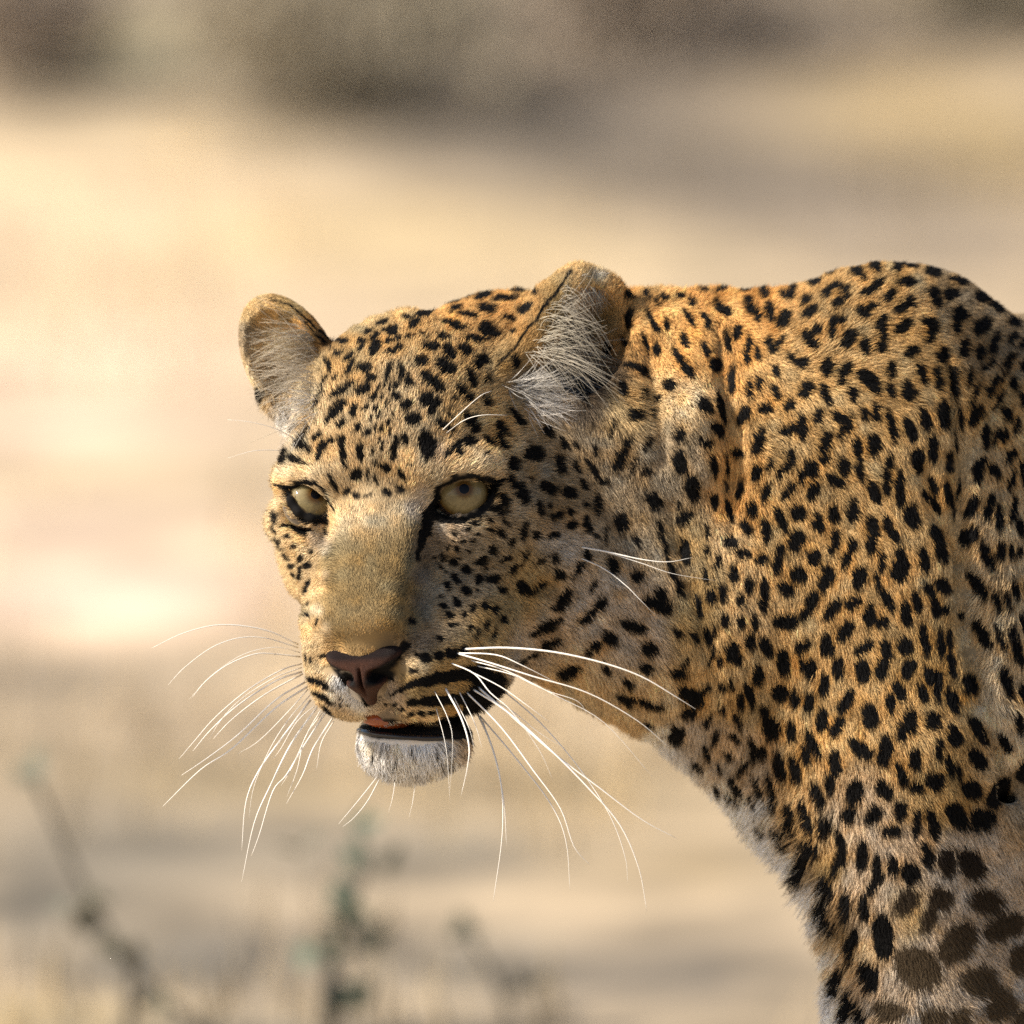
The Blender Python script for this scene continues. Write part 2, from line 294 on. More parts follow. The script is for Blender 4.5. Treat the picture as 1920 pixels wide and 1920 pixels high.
# ------------------------------------------------------------------ coat markings, plus one shoulder-fold crease with its shade painted in: centre x, y, long and short half-axes, direction
SPOTS_CREASE = [((400, 480), 4, """
975 650 45 20 -5;1112 652 35 17 -10;1165 580 38 14 -15;1275 505 50 16 -25;1348 565 42 36 0;1218 612 36 20 -45;1215 690 55 28 -65;1105 695 25 14 -30;1330 715 40 22 0;1320 640 35 14 -10
1460 475 42 22 0;1555 450 35 20 -20;1650 360 35 25 -30;1610 420 45 28 -40;1510 530 40 28 -50;1395 620 25 16 -20;1400 690 30 20 0;935 745 40 14 -30;1025 760 45 18 -35;1030 840 75 22 -58
1140 845 50 33 -10;1185 920 40 30 10;1310 870 60 18 -75;1410 880 60 20 80;1300 950 40 12 -70;975 1010 95 27 -38;1125 1005 55 33 -20;1205 1055 30 22 -40;930 1170 100 30 -48;1058 1160 38 24 -70
1145 1140 28 16 -30;1220 1140 20 14 -70;975 1260 38 25 -40;1100 1280 28 22 -60;1160 1330 28 22 -60;1220 1300 25 12 -75;1270 1300 35 10 -80;1320 1260 25 10 -80;840 950 50 12 -60;920 920 30 14 -45;870 830 50 16 60
700 1330 50 14 -55;780 1360 40 22 -35;655 1405 40 28 -50;690 1445 50 26 30;530 1510 60 35 -70;620 1530 45 28 20;700 1560 40 10 10;620 1290 30 12 -50;800 1080 70 10 -62
880 1390 40 22 -40;830 1430 50 28 -50;790 1500 50 22 -75;970 1390 40 28 80;990 1470 50 26 75;1000 1560 45 14 80;1110 1480 60 26 85;1075 1640 50 26 -60;1160 1650 30 14 80;1290 1430 30 13 -70
1370 1440 70 20 -80;1440 1385 38 28 70;1300 1590 48 22 20;1420 1640 45 20 60;1405 1755 30 28 0;1310 1780 30 24 30;890 1680 45 12 70;920 1740 30 16 60;1015 1770 28 16 -60;1075 1800 30 14 30;1150 1805 15 10 0;1190 1790 15 10 0
1470 945 40 30 40;1560 790 42 32 0;1640 690 45 28 0;1720 620 40 22 -10;1800 530 90 26 20;1740 840 75 38 40;1650 960 100 38 42;1760 720 52 38 55;1880 710 40 26 30;1600 1090 48 48 0;1675 1110 33 33 0;1640 1170 35 22 90
1500 1225 50 38 -10;1445 1130 38 30 -10;1385 1065 32 22 20;1375 990 32 18 -70;1610 1420 105 50 75;1720 1270 48 20 30;1775 1300 38 20 30;1770 1210 24 14 20;1810 1080 18 13 0;1780 1140 16 12 0;1870 1010 55 22 45
1810 1430 45 26 -50;1840 1480 36 20 80;1760 1500 30 18 -30;1895 1390 35 28 0;820 640 90 8 45;700 520 80 6 45;350 1030 40 20 60;1230 660 30 20 60;1290 560 18 14 0;1480 620 26 14 10;1580 610 30 14 20
1240 1010 22 9 -70;1270 1060 26 8 -80;1330 1010 26 8 -80;1300 1120 24 8 -80;1240 1200 20 8 -70;1190 1220 14 8 -60;1340 1180 18 8 80;1250 1400 20 9 -70;1330 1340 20 9 80;1220 1560 22 8 80;1200 1460 24 8 85;1340 1520 20 8 75;1230 1690 26 10 70;1480 1560 14 8 20"""),
((740, 480), 4, """
430 340 70 26 -20;460 400 50 18 -20;540 455 68 22 5;550 300 28 26 0;660 305 62 26 -15;825 330 82 24 -8;915 262 52 14 0;1060 265 32 16 60;690 405 62 36 15;980 400 55 24 -30;855 475 46 17 0;700 570 68 45 20;610 640 82 20 12
525 715 48 30 30;655 795 52 28 30;610 835 34 24 40;560 930 76 25 60;880 575 18 14 0;560 1070 40 24 60;700 940 36 18 45;690 1080 43 22 45;900 1210 76 26 50;570 1250 82 35 55;800 1300 62 30 45;1150 1310 48 30 50;560 1400 48 40 60
700 1400 56 24 45;790 1400 66 25 55;690 1490 18 13 0;1040 1490 72 50 -5;1235 1560 72 36 80;1270 1410 48 26 60;1365 1420 28 18 45;1365 1585 42 22 60;880 1570 52 38 -60;1505 1470 48 14 75;1625 1300 68 12 -82;1730 1430 75 26 -60
1680 1520 68 30 -60;1480 1590 68 22 60;1560 1680 38 18 10;940 1780 82 36 80;1140 1740 66 42 20;1005 1665 20 16 0;1410 1720 46 22 60;1310 1780 52 40 30;870 1700 52 22 70;820 1840 38 32 60;760 1890 38 22 -20;1525 1850 66 20 85;1430 1870 22 16 50
1060 1880 38 26 90;1150 1880 18 13 0;900 800 40 25 60;1380 880 120 45 10;1430 1060 60 30 60;1600 700 60 25 85"""),
((480, 820), 4, """
150 590 45 16 70;150 680 28 12 60;230 660 32 18 30;300 690 38 14 30;350 710 45 24 35;180 770 28 12 80;230 880 32 12 40;300 820 24 9 -30;340 910 28 20 -60;275 960 24 16 0;395 960 33 20 -30;425 855 16 12 0;335 1020 38 16 -75;290 1030 24 10 50
395 1110 52 16 -60;405 1240 18 8 -60;385 1330 16 10 0;465 1380 20 6 -80;250 740 18 12 0;530 690 26 12 -60;210 820 14 9 0;250 910 18 10 20;1410 890 26 18 60;1490 925 30 22 60;1380 960 26 12 50;1450 820 18 12 0;1515 825 26 16 60;1620 770 23 18 0;1555 770 18 12 0
1770 830 43 24 80;1685 920 46 32 -10;1580 990 38 28 50;1870 890 33 18 -50;1675 1060 38 32 -40;1490 1060 42 20 60;1430 1110 38 20 60;1570 1150 36 22 45;1840 1140 32 22 -45;1785 1060 43 23 -10;1505 1230 38 22 40;1410 1265 33 20 40;1450 1335 26 18 20
1620 1280 34 18 -70;1700 1255 36 24 -50;1560 1320 24 16 70;1790 1290 28 20 -60;1480 1400 33 13 0;1715 1395 33 18 -60;1610 1425 23 18 -50;1655 1470 38 12 -75;1770 1450 36 12 -65;1845 1360 26 18 -60;1375 1495 24 16 0;1175 1370 28 20 10
1650 640 30 14 -20;1755 610 30 17 30;1840 710 38 20 45;1590 680 24 11 -20;1760 690 26 15 30;1870 510 43 20 70;1830 560 28 20 50;1860 620 34 16 60;1665 720 14 9 0;1850 440 24 16 20;1500 715 20 9 -10;1270 1645 38 28 10;1370 1630 40 32 0;1470 1610 40 38 0
1555 1580 27 24 0;1215 1620 24 12 40;1175 1730 26 15 0;1440 880 12 8 0;1340 900 14 8 50;1420 1000 14 8 40;1530 890 10 7 0;1600 840 14 9 20;1480 770 12 8 0;1720 980 16 10 0;1650 1140 14 9 0;1380 1180 12 7 0"""),
((540, 1120), 4, """
860 820 18 13 0;930 855 22 15 0;1010 850 26 16 0;1080 840 26 14 0;740 790 13 9 0;700 740 10 7 0;810 785 18 14 0;180 465 24 9 75;140 440 20 7 80;240 630 95 20 25;270 745 85 20 25;310 850 58 13 45;420 745 12 8 0;400 790 10 7 0;340 700 24 6 10;460 790 10 6 0
920 520 14 10 0"""),
((900, 840), 4, """
425 455 48 25 80;505 445 16 14 0;570 500 46 30 -20;675 490 28 26 0;680 575 40 28 0;795 580 58 32 80;880 430 72 22 85;790 430 24 18 10;860 660 23 16 0;935 640 48 11 -85;315 625 58 22 -80;235 700 28 18 -60;410 645 30 26 20;535 650 43 30 -10
90 755 38 26 75;20 840 28 28 0;170 820 38 16 -30;340 800 48 18 -60;270 890 58 18 -45;460 830 58 13 -35;555 820 43 26 75;800 800 38 26 70;745 890 62 28 -50;590 950 42 30 -20;700 960 28 12 -20;100 980 38 23 10;310 1030 58 40 50;420 1050 78 22 -40
155 1060 28 22 -60;845 1040 48 18 -60;630 1130 78 42 -60;590 1190 52 20 0;30 1180 33 28 0;105 1210 28 20 60;165 1280 24 18 -60;900 1170 58 32 -40;820 1250 78 26 -30;35 1310 26 18 -60;95 1370 28 11 -70;570 1290 42 20 -20;470 1350 108 32 -28
540 1460 78 32 -20;360 1560 88 18 -28;970 1430 58 48 20;850 1500 68 34 -35;1160 1330 92 40 20;1350 1110 58 40 80;1300 1170 86 45 30;1380 1210 48 38 0;1180 960 50 44 30;1000 870 72 36 70;1170 700 48 22 75;1060 560 62 50 60;1300 400 62 52 60
1250 190 33 26 0;1160 150 58 18 -60;1060 90 78 32 -65;1500 110 72 45 80;1590 300 96 48 85;1525 525 58 42 -50;1480 430 38 16 85;1745 400 48 22 85;1700 620 46 18 85;1345 620 68 23 85;1390 780 118 14 80;1440 950 78 16 65;1490 1060 58 22 75
1535 780 92 36 88;1780 850 58 22 -70;1695 770 43 18 88;1870 700 48 32 0;1720 1110 48 23 -60;1820 1100 58 26 80;1640 1200 68 18 75;1830 1310 48 30 80;1705 1400 48 26 80;1480 1380 42 27 60;1260 1500 62 48 45;1245 1650 52 32 20;660 1670 86 38 -15
950 1650 46 26 60;1110 1760 42 24 45;1100 1860 86 24 15;1480 1690 58 36 20;1530 1610 48 22 -70;1590 1830 86 46 25;1880 1540 56 42 50;1610 1420 48 18 70;1790 1590 28 16 80;1810 1790 28 20 0;1880 1770 38 18 70;920 250 38 22 -10"""),
((1140, 460), 4.571, """
160 440 45 25 50;330 440 60 28 40;430 500 30 20 60;490 460 42 24 20;630 450 50 22 0;735 490 50 26 60;830 400 55 20 10;970 400 45 16 -10;1200 375 55 28 -20;1340 400 60 38 70;1510 320 85 22 -10;1590 390 45 22 -60;1540 430 60 32 20
175 625 75 30 85;350 610 50 22 60;400 700 65 22 60;495 690 60 22 70;700 640 75 24 58;840 650 80 22 68;950 520 55 30 80;1010 570 45 32 45;1215 530 75 38 75;1290 620 50 30 -85;1390 570 75 32 85;1500 640 80 45 -50
140 820 55 18 55;320 850 80 25 72;420 900 55 28 50;660 820 65 28 62;840 900 60 28 75;1030 840 85 22 82;1110 750 65 36 -85;1200 830 65 24 -80;1180 950 75 28 -85;1270 930 65 25 85;1395 860 65 30 75;1420 900 50 28 -40;1480 830 60 26 -50
1570 960 45 24 70;1660 1010 60 34 10;190 1030 60 28 20;300 1090 55 28 50;600 960 60 28 60;680 1080 85 34 50;920 1030 55 45 20;1050 1160 110 28 -88;1430 1100 50 24 80;1435 1280 65 26 65;1215 1250 75 22 -88;1290 1200 60 24 -85
135 1240 70 34 65;530 1210 60 42 30;310 1270 40 18 80;440 1320 35 25 0;830 1400 60 45 50;960 1400 140 28 78;1150 1460 80 45 -60;1340 1420 55 50 0;1550 1380 60 36 -60;240 1460 60 40 10;360 1450 36 18 80;335 1700 60 22 -75;930 1580 65 38 60
1540 1590 80 36 -25;1290 1680 110 40 -68;620 1650 60 40 80;840 1700 40 35 30;1100 1780 50 40 20;880 1860 50 22 -85;1560 1830 70 35 85;1380 1870 50 22 -45"""),
((1500, 460), 4.571, """
60 245 45 18 -15;265 225 55 42 -25;130 310 55 42 -30;480 125 75 18 -25;640 130 70 28 -25;650 200 60 34 75;490 240 60 34 10;540 280 40 26 60;55 475 55 32 -40;95 575 70 38 -30;240 420 45 30 -30;290 360 55 24 -25;370 370 48 30 30;390 430 45 28 -80;320 490 50 30 -40
620 375 105 32 -30;850 180 75 40 -30;965 180 50 28 -15;920 85 45 14 5;1130 120 60 16 5;1145 240 70 55 20;860 320 55 24 -20;920 330 48 34 50;770 445 60 34 -60;880 530 90 30 -35;930 490 50 34 60;520 570 55 38 60;600 540 70 28 -45;560 600 40 35 0
280 700 110 32 -80;350 650 55 26 -20;410 810 80 45 -55;690 670 60 30 -45;700 760 90 28 88;690 880 50 34 -60;550 870 75 42 70;50 780 55 40 -20;140 730 50 34 -60;110 850 55 42 20;1140 450 85 45 60;1290 430 65 42 -10;1370 310 80 28 5;1560 440 75 50 20;1690 530 65 42 25
1440 270 60 14 25;1690 400 60 14 15;1830 500 85 24 25;1370 600 65 50 30;1330 690 75 34 88;870 700 85 42 -35;1090 670 65 40 10;1110 740 70 42 -60;1095 810 35 28 0;1550 700 85 60 -35;1830 660 75 34 10;940 910 65 48 -10;1210 940 62 60 60
1400 880 80 45 -80;1650 840 90 42 -65;1530 920 60 32 -80;1810 810 60 30 -60;1910 850 50 25 -60;225 1050 80 52 -60;390 1080 75 42 -60;350 1160 40 30 -70;540 1130 60 50 50;610 1190 90 50 55;765 1060 80 34 88;760 1240 70 32 85;1030 1100 85 38 80
1160 1140 90 32 85;1310 1180 125 32 88;1440 1130 80 28 -82;915 1260 90 50 75;210 1280 80 38 65;440 1280 60 40 80;40 1240 70 58 -60;20 1030 50 30 80;1590 1030 80 26 -45;1770 980 75 26 -45;1480 1270 110 18 -66;1640 1200 90 36 -70;1740 1090 120 16 -60
1830 1190 60 36 60;1690 1330 90 32 -65;1900 1330 60 30 80;1915 1040 50 26 80;145 1480 70 34 -80;320 1470 60 42 20;345 1590 70 30 -80;405 1530 80 30 85;535 1440 60 34 85;635 1440 80 36 88;770 1550 130 38 80;920 1580 105 38 68;1060 1490 90 44 75
1215 1450 120 42 85;1370 1470 110 20 82;1490 1450 90 50 -60;1770 1450 65 40 70;1840 1550 75 24 -75;205 1690 85 52 -70;610 1710 85 50 80;480 1740 80 36 85;1120 1750 115 36 88;1580 1650 90 36 -85;1670 1650 70 26 -70;1735 1640 50 26 -85
990 1820 75 50 85;1330 1680 90 12 85;1270 1840 80 34 85;360 1880 60 40 85;490 1870 70 26 85;740 1870 60 34 85;1790 1810 75 40 -60;1530 1880 80 40 -50;80 1890 50 45 0;1900 1890 50 30 80;15 1560 100 38 85"""),
((1140, 860), 4.571, """
1260 120 70 34 -85;1370 70 50 22 -45;1510 90 95 36 -50;1730 90 75 48 70;1660 170 55 30 -75;1125 260 80 30 -80;1345 290 90 34 -70;1540 280 95 32 -50;1750 280 80 45 -70;1030 450 100 34 72;1225 440 70 42 75;1470 530 110 34 65;1620 460 68 58 80
1180 590 70 36 55;1340 610 95 36 85;1790 550 85 42 85;1600 700 90 62 -70;1060 720 50 38 80;1155 810 55 42 0;1300 850 55 46 0;1455 790 65 36 -75;1435 910 80 40 -85;1760 850 80 48 80;1070 990 75 38 -80;1205 1080 70 32 -88;1620 990 60 58 0
1860 1020 105 55 -70;1335 1110 85 36 88;1330 1240 75 38 -85;1525 1110 60 56 0;1740 1210 85 50 -70;1680 1330 70 42 -60;985 1150 80 34 80;880 1190 60 36 75;1135 1210 55 32 80;770 1260 95 24 75;1460 1390 60 58 80;1550 1390 60 56 80
1000 1390 65 38 -85;1130 1395 50 34 80;1245 1410 75 28 85;850 1520 75 32 75;900 1490 50 18 -75;1900 1300 80 50 -60;1205 1560 75 38 85;1350 1610 85 42 72;1060 1620 58 48 30;1100 1700 55 40 60;1490 1740 110 46 85;1660 1600 78 50 -40
1860 1590 90 48 85;1280 1840 90 38 75;1720 1780 80 50 -80;1640 1750 60 30 85;960 1710 35 20 85;880 1690 70 18 -75;1850 1890 60 38 -85;730 1530 60 18 60;830 1000 60 14 85;1010 60 90 16 85;990 230 60 16 85;900 60 90 16 85;1850 0 50 40 0"""),
((1500, 860), 4.571, """
360 80 75 42 80;500 110 90 28 82;290 190 80 38 30;735 60 95 34 -70;720 200 110 32 85;620 300 95 42 65;840 260 150 40 88;990 50 75 42 85;940 490 92 62 80;1060 320 58 28 60;1130 240 90 28 75;1150 390 70 28 60;1250 290 110 24 78;1290 420 90 18 85
1340 260 110 14 -85;1280 50 60 30 85;280 480 75 42 80;440 450 100 38 -85;600 580 100 46 75;600 720 85 42 88;740 560 75 34 75;790 650 60 34 60;1150 640 75 42 60;1190 770 110 46 75;280 720 105 42 -85;430 740 60 38 80;390 860 90 36 -75
690 870 85 30 88;850 820 70 42 80;840 950 95 66 -80;1040 860 105 42 80;220 1010 85 56 -65;500 1010 90 58 -70;645 1050 75 30 85;1210 1090 75 48 50;1100 1130 80 36 75;1140 1260 90 36 75;1220 1290 50 40 0;980 1220 85 34 82;890 1320 95 40 85
730 1220 105 34 65;580 1350 105 38 -85;680 1400 62 52 20;450 1240 70 56 -30;270 1290 95 44 -50;370 1470 95 52 -55;220 1600 85 50 75;530 1610 85 42 -35;720 1620 85 48 70;880 1600 70 52 80;1045 1540 135 36 80;1190 1580 110 36 85;1270 1550 80 24 85
1280 1750 100 36 85;320 1790 95 44 85;520 1820 90 56 85;680 1790 95 50 -75;910 1790 75 50 -70;1120 1850 80 56 30;1520 110 100 40 -80;1650 110 80 30 60;1800 190 100 28 -72;1450 420 85 38 -60;1430 660 90 60 -60;1600 420 110 36 -80
1700 520 105 34 82;1820 440 100 30 -80;1870 590 85 28 85;1900 150 100 22 85;1700 790 80 34 -80;1790 800 75 20 85;1860 790 60 28 -75;1590 840 120 42 65;1500 1080 130 42 60;1820 1120 70 28 80;1900 1090 70 26 85;1660 1230 95 30 75;1750 1230 80 26 75
1540 1500 130 48 60;1700 1530 130 28 70;1820 1550 110 32 70;1850 1700 90 34 60;1890 1430 90 22 70;1740 1870 80 30 70;1360 1350 40 30 50"""),
((1140, 1260), 4.571, """
160 80 45 22 40;140 220 70 38 30;350 260 120 30 12;680 190 80 58 20;750 240 68 38 30;690 330 60 52 0;830 140 50 28 -60;970 120 45 22 70;1050 100 50 22 85;1270 50 60 40 75;1460 160 80 66 70;1200 190 110 34 75;1135 240 65 26 85;1590 220 75 32 80;1715 250 80 42 85
1845 110 90 38 -80;1110 380 80 24 70;970 330 50 22 50;845 410 48 26 -70;350 440 48 18 30;590 530 84 60 -60;910 550 80 22 -70;1830 400 85 46 -75;1340 330 70 34 75;1400 470 95 70 80;1560 500 90 34 85;1080 530 62 28 30;1240 640 110 30 80;1320 680 75 40 85
1690 700 90 30 75;1750 620 130 38 70;840 680 70 28 75;1030 690 55 30 45;770 790 50 30 50;960 800 48 20 70;1170 800 86 30 -60;1480 790 130 46 75;1620 830 125 42 75;1100 950 90 26 60;1090 1080 75 24 45;960 990 58 22 60;1290 980 90 22 65
1410 980 100 34 75;1440 1120 70 28 70;1240 1090 60 22 60;1800 1040 105 42 68;1580 1260 130 42 78;1720 1240 140 42 72;1330 1330 58 20 60;1500 1400 100 34 60;1540 1470 60 34 60;1860 1320 95 38 88;1740 1510 100 60 50;1680 1670 105 46 -85;1650 1780 58 34 60;1870 1850 80 46 85"""),
((1500, 1260), 4.571, """
190 110 85 36 -80;830 150 90 45 75;760 270 90 36 85;385 240 110 48 -65;1030 180 85 36 75;1100 50 60 40 50;1160 130 110 34 85;1290 240 100 46 75;1440 110 90 56 70;1750 120 130 34 65;585 370 100 60 80;180 390 85 44 -80;300 460 95 42 -60;930 420 90 55 85
860 490 80 40 -70;1120 410 72 62 85;1300 540 90 46 80;1510 500 140 48 55;100 620 120 36 70;500 650 110 52 45;710 660 125 56 -85;970 740 85 48 85;1170 650 85 36 -85;295 780 110 48 80;260 960 95 32 88;850 860 105 38 75;1260 800 90 34 82;1340 850 75 20 85
1500 730 100 58 50;980 970 54 48 0;1130 920 78 64 30;155 1040 105 42 75;460 1020 92 58 -80;420 1200 74 52 -70;700 1000 80 56 60;615 1220 85 56 -60;840 1170 80 50 85;770 1340 78 46 -20;985 1290 115 32 -85;1120 1280 140 38 75;1320 1210 110 74 60
1390 1320 50 36 0;1450 990 88 66 60;1550 1250 110 90 10;1680 1020 140 74 -60;1740 600 80 42 60;1850 430 90 34 75;1890 190 80 38 70;1890 830 90 56 -70;65 1240 140 34 78;225 1320 95 38 88;90 1510 100 50 55;340 1430 95 34 75;350 1580 90 38 85
305 1660 90 22 -85;520 1560 125 48 88;655 1640 90 30 88;640 1800 105 38 -65;790 1650 85 40 85;935 1700 95 62 60;1080 1560 115 44 78;240 1830 100 40 75"""),
((1400, 1500), 3.692, """
570 610 85 34 78;560 800 100 38 80;600 880 50 28 60;690 730 95 32 88;810 740 85 34 85;935 930 150 60 85;740 950 70 28 -80;710 1050 90 26 85;845 1230 110 56 75;640 1270 110 36 -75;700 1440 110 32 -85;780 1480 80 32 70""")]
BROWN = [((1400, 1500), 3.692, """
1375 420 95 58 80;1540 430 110 72 65;1090 690 90 60 -60;1330 670 88 72 20;1250 780 110 48 -70;1640 690 108 76 10;1770 860 125 85 -10;1690 900 70 60 30;1450 980 145 92 -50;1180 1160 158 120 40;1100 1080 84 76 0;1590 1240 110 92 -20;1640 1300 90 60 0
1730 1400 108 92 -40;1880 1100 80 100 0;985 1460 96 76 0;1290 1500 96 70 0;1460 1500 70 66 0;1880 1500 60 60 0""")]
# dark skin and stripes, with the dark of nostrils and mouth gap painted in: polylines (x, y, half width)
STROKES = [[(932, 684, 2), (975, 640, 2.5), (1030, 565, 2.5), (1068, 512, 2.5)], [(503, 558, 1.2), (545, 575, 2), (590, 612, 2.6), (624, 640, 3.5)],
 [(735, 1297, 3), (760, 1285, 5), (780, 1277, 8), (815, 1269, 11), (875, 1259, 14), (900, 1256, 14)], [(768, 1313, 6), (800, 1310, 8), (840, 1307, 10), (880, 1309, 12)],
 [(603, 1226, 4), (625, 1225, 6), (650, 1233, 5)], [(690, 1229, 5), (715, 1226, 7), (750, 1230, 8), (764, 1207, 9)], [(745, 1232, 8), (720, 1250, 12), (702, 1264, 12), (692, 1272, 8)],
 [(622, 1245, 3), (640, 1262, 5), (652, 1278, 5)], [(670, 1285, 4), (684, 1305, 5), (690, 1318, 4)],
 [(675, 1362, 7), (700, 1366, 12), (770, 1370, 14), (830, 1372, 14), (890, 1375, 14)],
 # eye rims and tear lines
 [(822, 914, 5), (816, 935, 8), (806, 962, 13), (799, 985, 12), (793, 1006, 9), (788, 1030, 5), (785, 1052, 3)], [(806, 965, 8), (835, 974, 8), (862, 976, 8), (892, 966, 8), (915, 946, 9), (928, 918, 9), (940, 902, 6)],
 [(832, 908, 4), (850, 897, 6), (880, 892, 6), (915, 899, 7), (945, 903, 3)], [(824, 914, 4), (832, 903, 3)],
 [(516, 912, 2), (534, 915, 5), (543, 925, 9), (550, 948, 11), (568, 967, 11), (596, 975, 10), (613, 975, 7), (617, 962, 3)], [(540, 912, 5), (565, 905, 5), (592, 906, 5), (610, 916, 3), (618, 940, 3)],
 [(613, 975, 4), (617, 1000, 3)], [(480, 735, 5), (486, 760, 4)],
 [(596, 905, 2), (618, 935, 2), (632, 962, 2)]]
_cr = random.Random(4)
CHINM = [(690 + _cr.random() * 170, 1405 + _cr.random() * 40, 5 + 4 * _cr.random(), 1.5, 90 + _cr.uniform(-25, 25)) for _ in range(10)]
MUZZLE_DARK = CHINM + [(652, 1267, 12, 11, 0), (736, 1354, 40, 7, 8), (728, 1262, 16, 12, 0), (910, 1270, 34, 18, 10), (900, 1307, 32, 30, 0), (888, 1345, 28, 30, 0), (850, 1352, 30, 16, 0), (865, 1370, 40, 12, 0), (925, 1295, 14, 22, 20)]  # chin speckles, black lip and corner fur, plus nostril-hole dark painted on
MK = np.zeros((1960, 1960), np.float32); MB = np.zeros_like(MK)
def stamp(T, cx, cy, a, b, ang, soft):
    R = int(max(a, b) * 1.6 + 4); x0, x1 = max(int(cx) - R, 0), min(int(cx) + R, 1959); y0, y1 = max(int(cy) - R, 0), min(int(cy) + R, 1959)
    if x1 <= x0 or y1 <= y0: return
    X, Y = np.meshgrid(np.arange(x0, x1), np.arange(y0, y1)); t = math.radians(ang); c, s_ = math.cos(t), math.sin(t)
    u = ((X - cx) * c + (Y - cy) * s_) / a; v = (-(X - cx) * s_ + (Y - cy) * c) / b
    r = (np.abs(u) ** 2.3 + np.abs(v) ** 2.3) ** (1 / 2.3); w = (1 - r) * min(a, b) / soft        # signed distance in px-ish / softness
    T[y0:y1, x0:x1] = np.maximum(T[y0:y1, x0:x1], np.clip(w * .5 + .5, 0, 1))
def smooth_noise(n, cell, seed):
    r = np.random.default_rng(seed); g = r.standard_normal((n // cell + 3, n // cell + 3)).astype(np.float32); t = np.arange(n) / cell
    i = t.astype(int); f = (t - i).astype(np.float32); f = f * f * (3 - 2 * f)
    a = g[i][:, i] * (1 - f) + g[i][:, i + 1] * f; b = g[i + 1][:, i] * (1 - f) + g[i + 1][:, i + 1] * f
    return a * (1 - f[:, None]) + b * f[:, None]
for T_, src in ((MK, SPOTS_CREASE), (MB, BROWN)):
    for (ox, oy), f, txt in src:
        for tok in txt.replace('\n', ';').split(';'):
            if tok.strip():
                x, y, a, b, g = map(float, tok.split()); q = 1.12 if ox > 1000 else 1.14
                stamp(T_, ox + x / f, oy + y / f, a / f * q + .6, b / f * q + .6, g, 3.0 if T_ is MK else 8.0)
for x, y, a, b, g in MUZZLE_DARK: stamp(MK, x, y, a, b, g, 4)
for st in STROKES:
    for (x0, y0, r0), (x1, y1, r1) in zip(st[:-1], st[1:]):
        n = int(max(math.hypot(x1 - x0, y1 - y0) / 2, 1))
        for i in range(n + 1):
            t = i / n; stamp(MK, x0 + (x1 - x0) * t, y0 + (y1 - y0) * t, r0 + (r1 - r0) * t, r0 + (r1 - r0) * t, 0, 2.5)
def blur(T, r):
    for ax in (0, 1):
        for _ in range(2):
            c = np.cumsum(np.pad(T, [(r + 1, r) if a == ax else (0, 0) for a in (0, 1)], mode='edge'), axis=ax, dtype=np.float64)
            T = ((np.take(c, range(2 * r + 1, c.shape[ax]), ax) - np.take(c, range(0, c.shape[ax] - 2 * r - 1), ax)) / (2 * r + 1)).astype(np.float32)
    return T
HALO = np.clip(blur(MK, 13) * 2.2 - .25, 0, 1); HALO[:, :1000] *= .5
WX = smooth_noise(1960, 9, 1) * 1.6 + smooth_noise(1960, 26, 2) * 1.6; WY = smooth_noise(1960, 9, 3) * 1.6 + smooth_noise(1960, 26, 4) * 1.6
def look(T, x, y):
    i = np.clip(y, 0, 1959).astype(int); j = np.clip(x, 0, 1959).astype(int); return T[i, j]
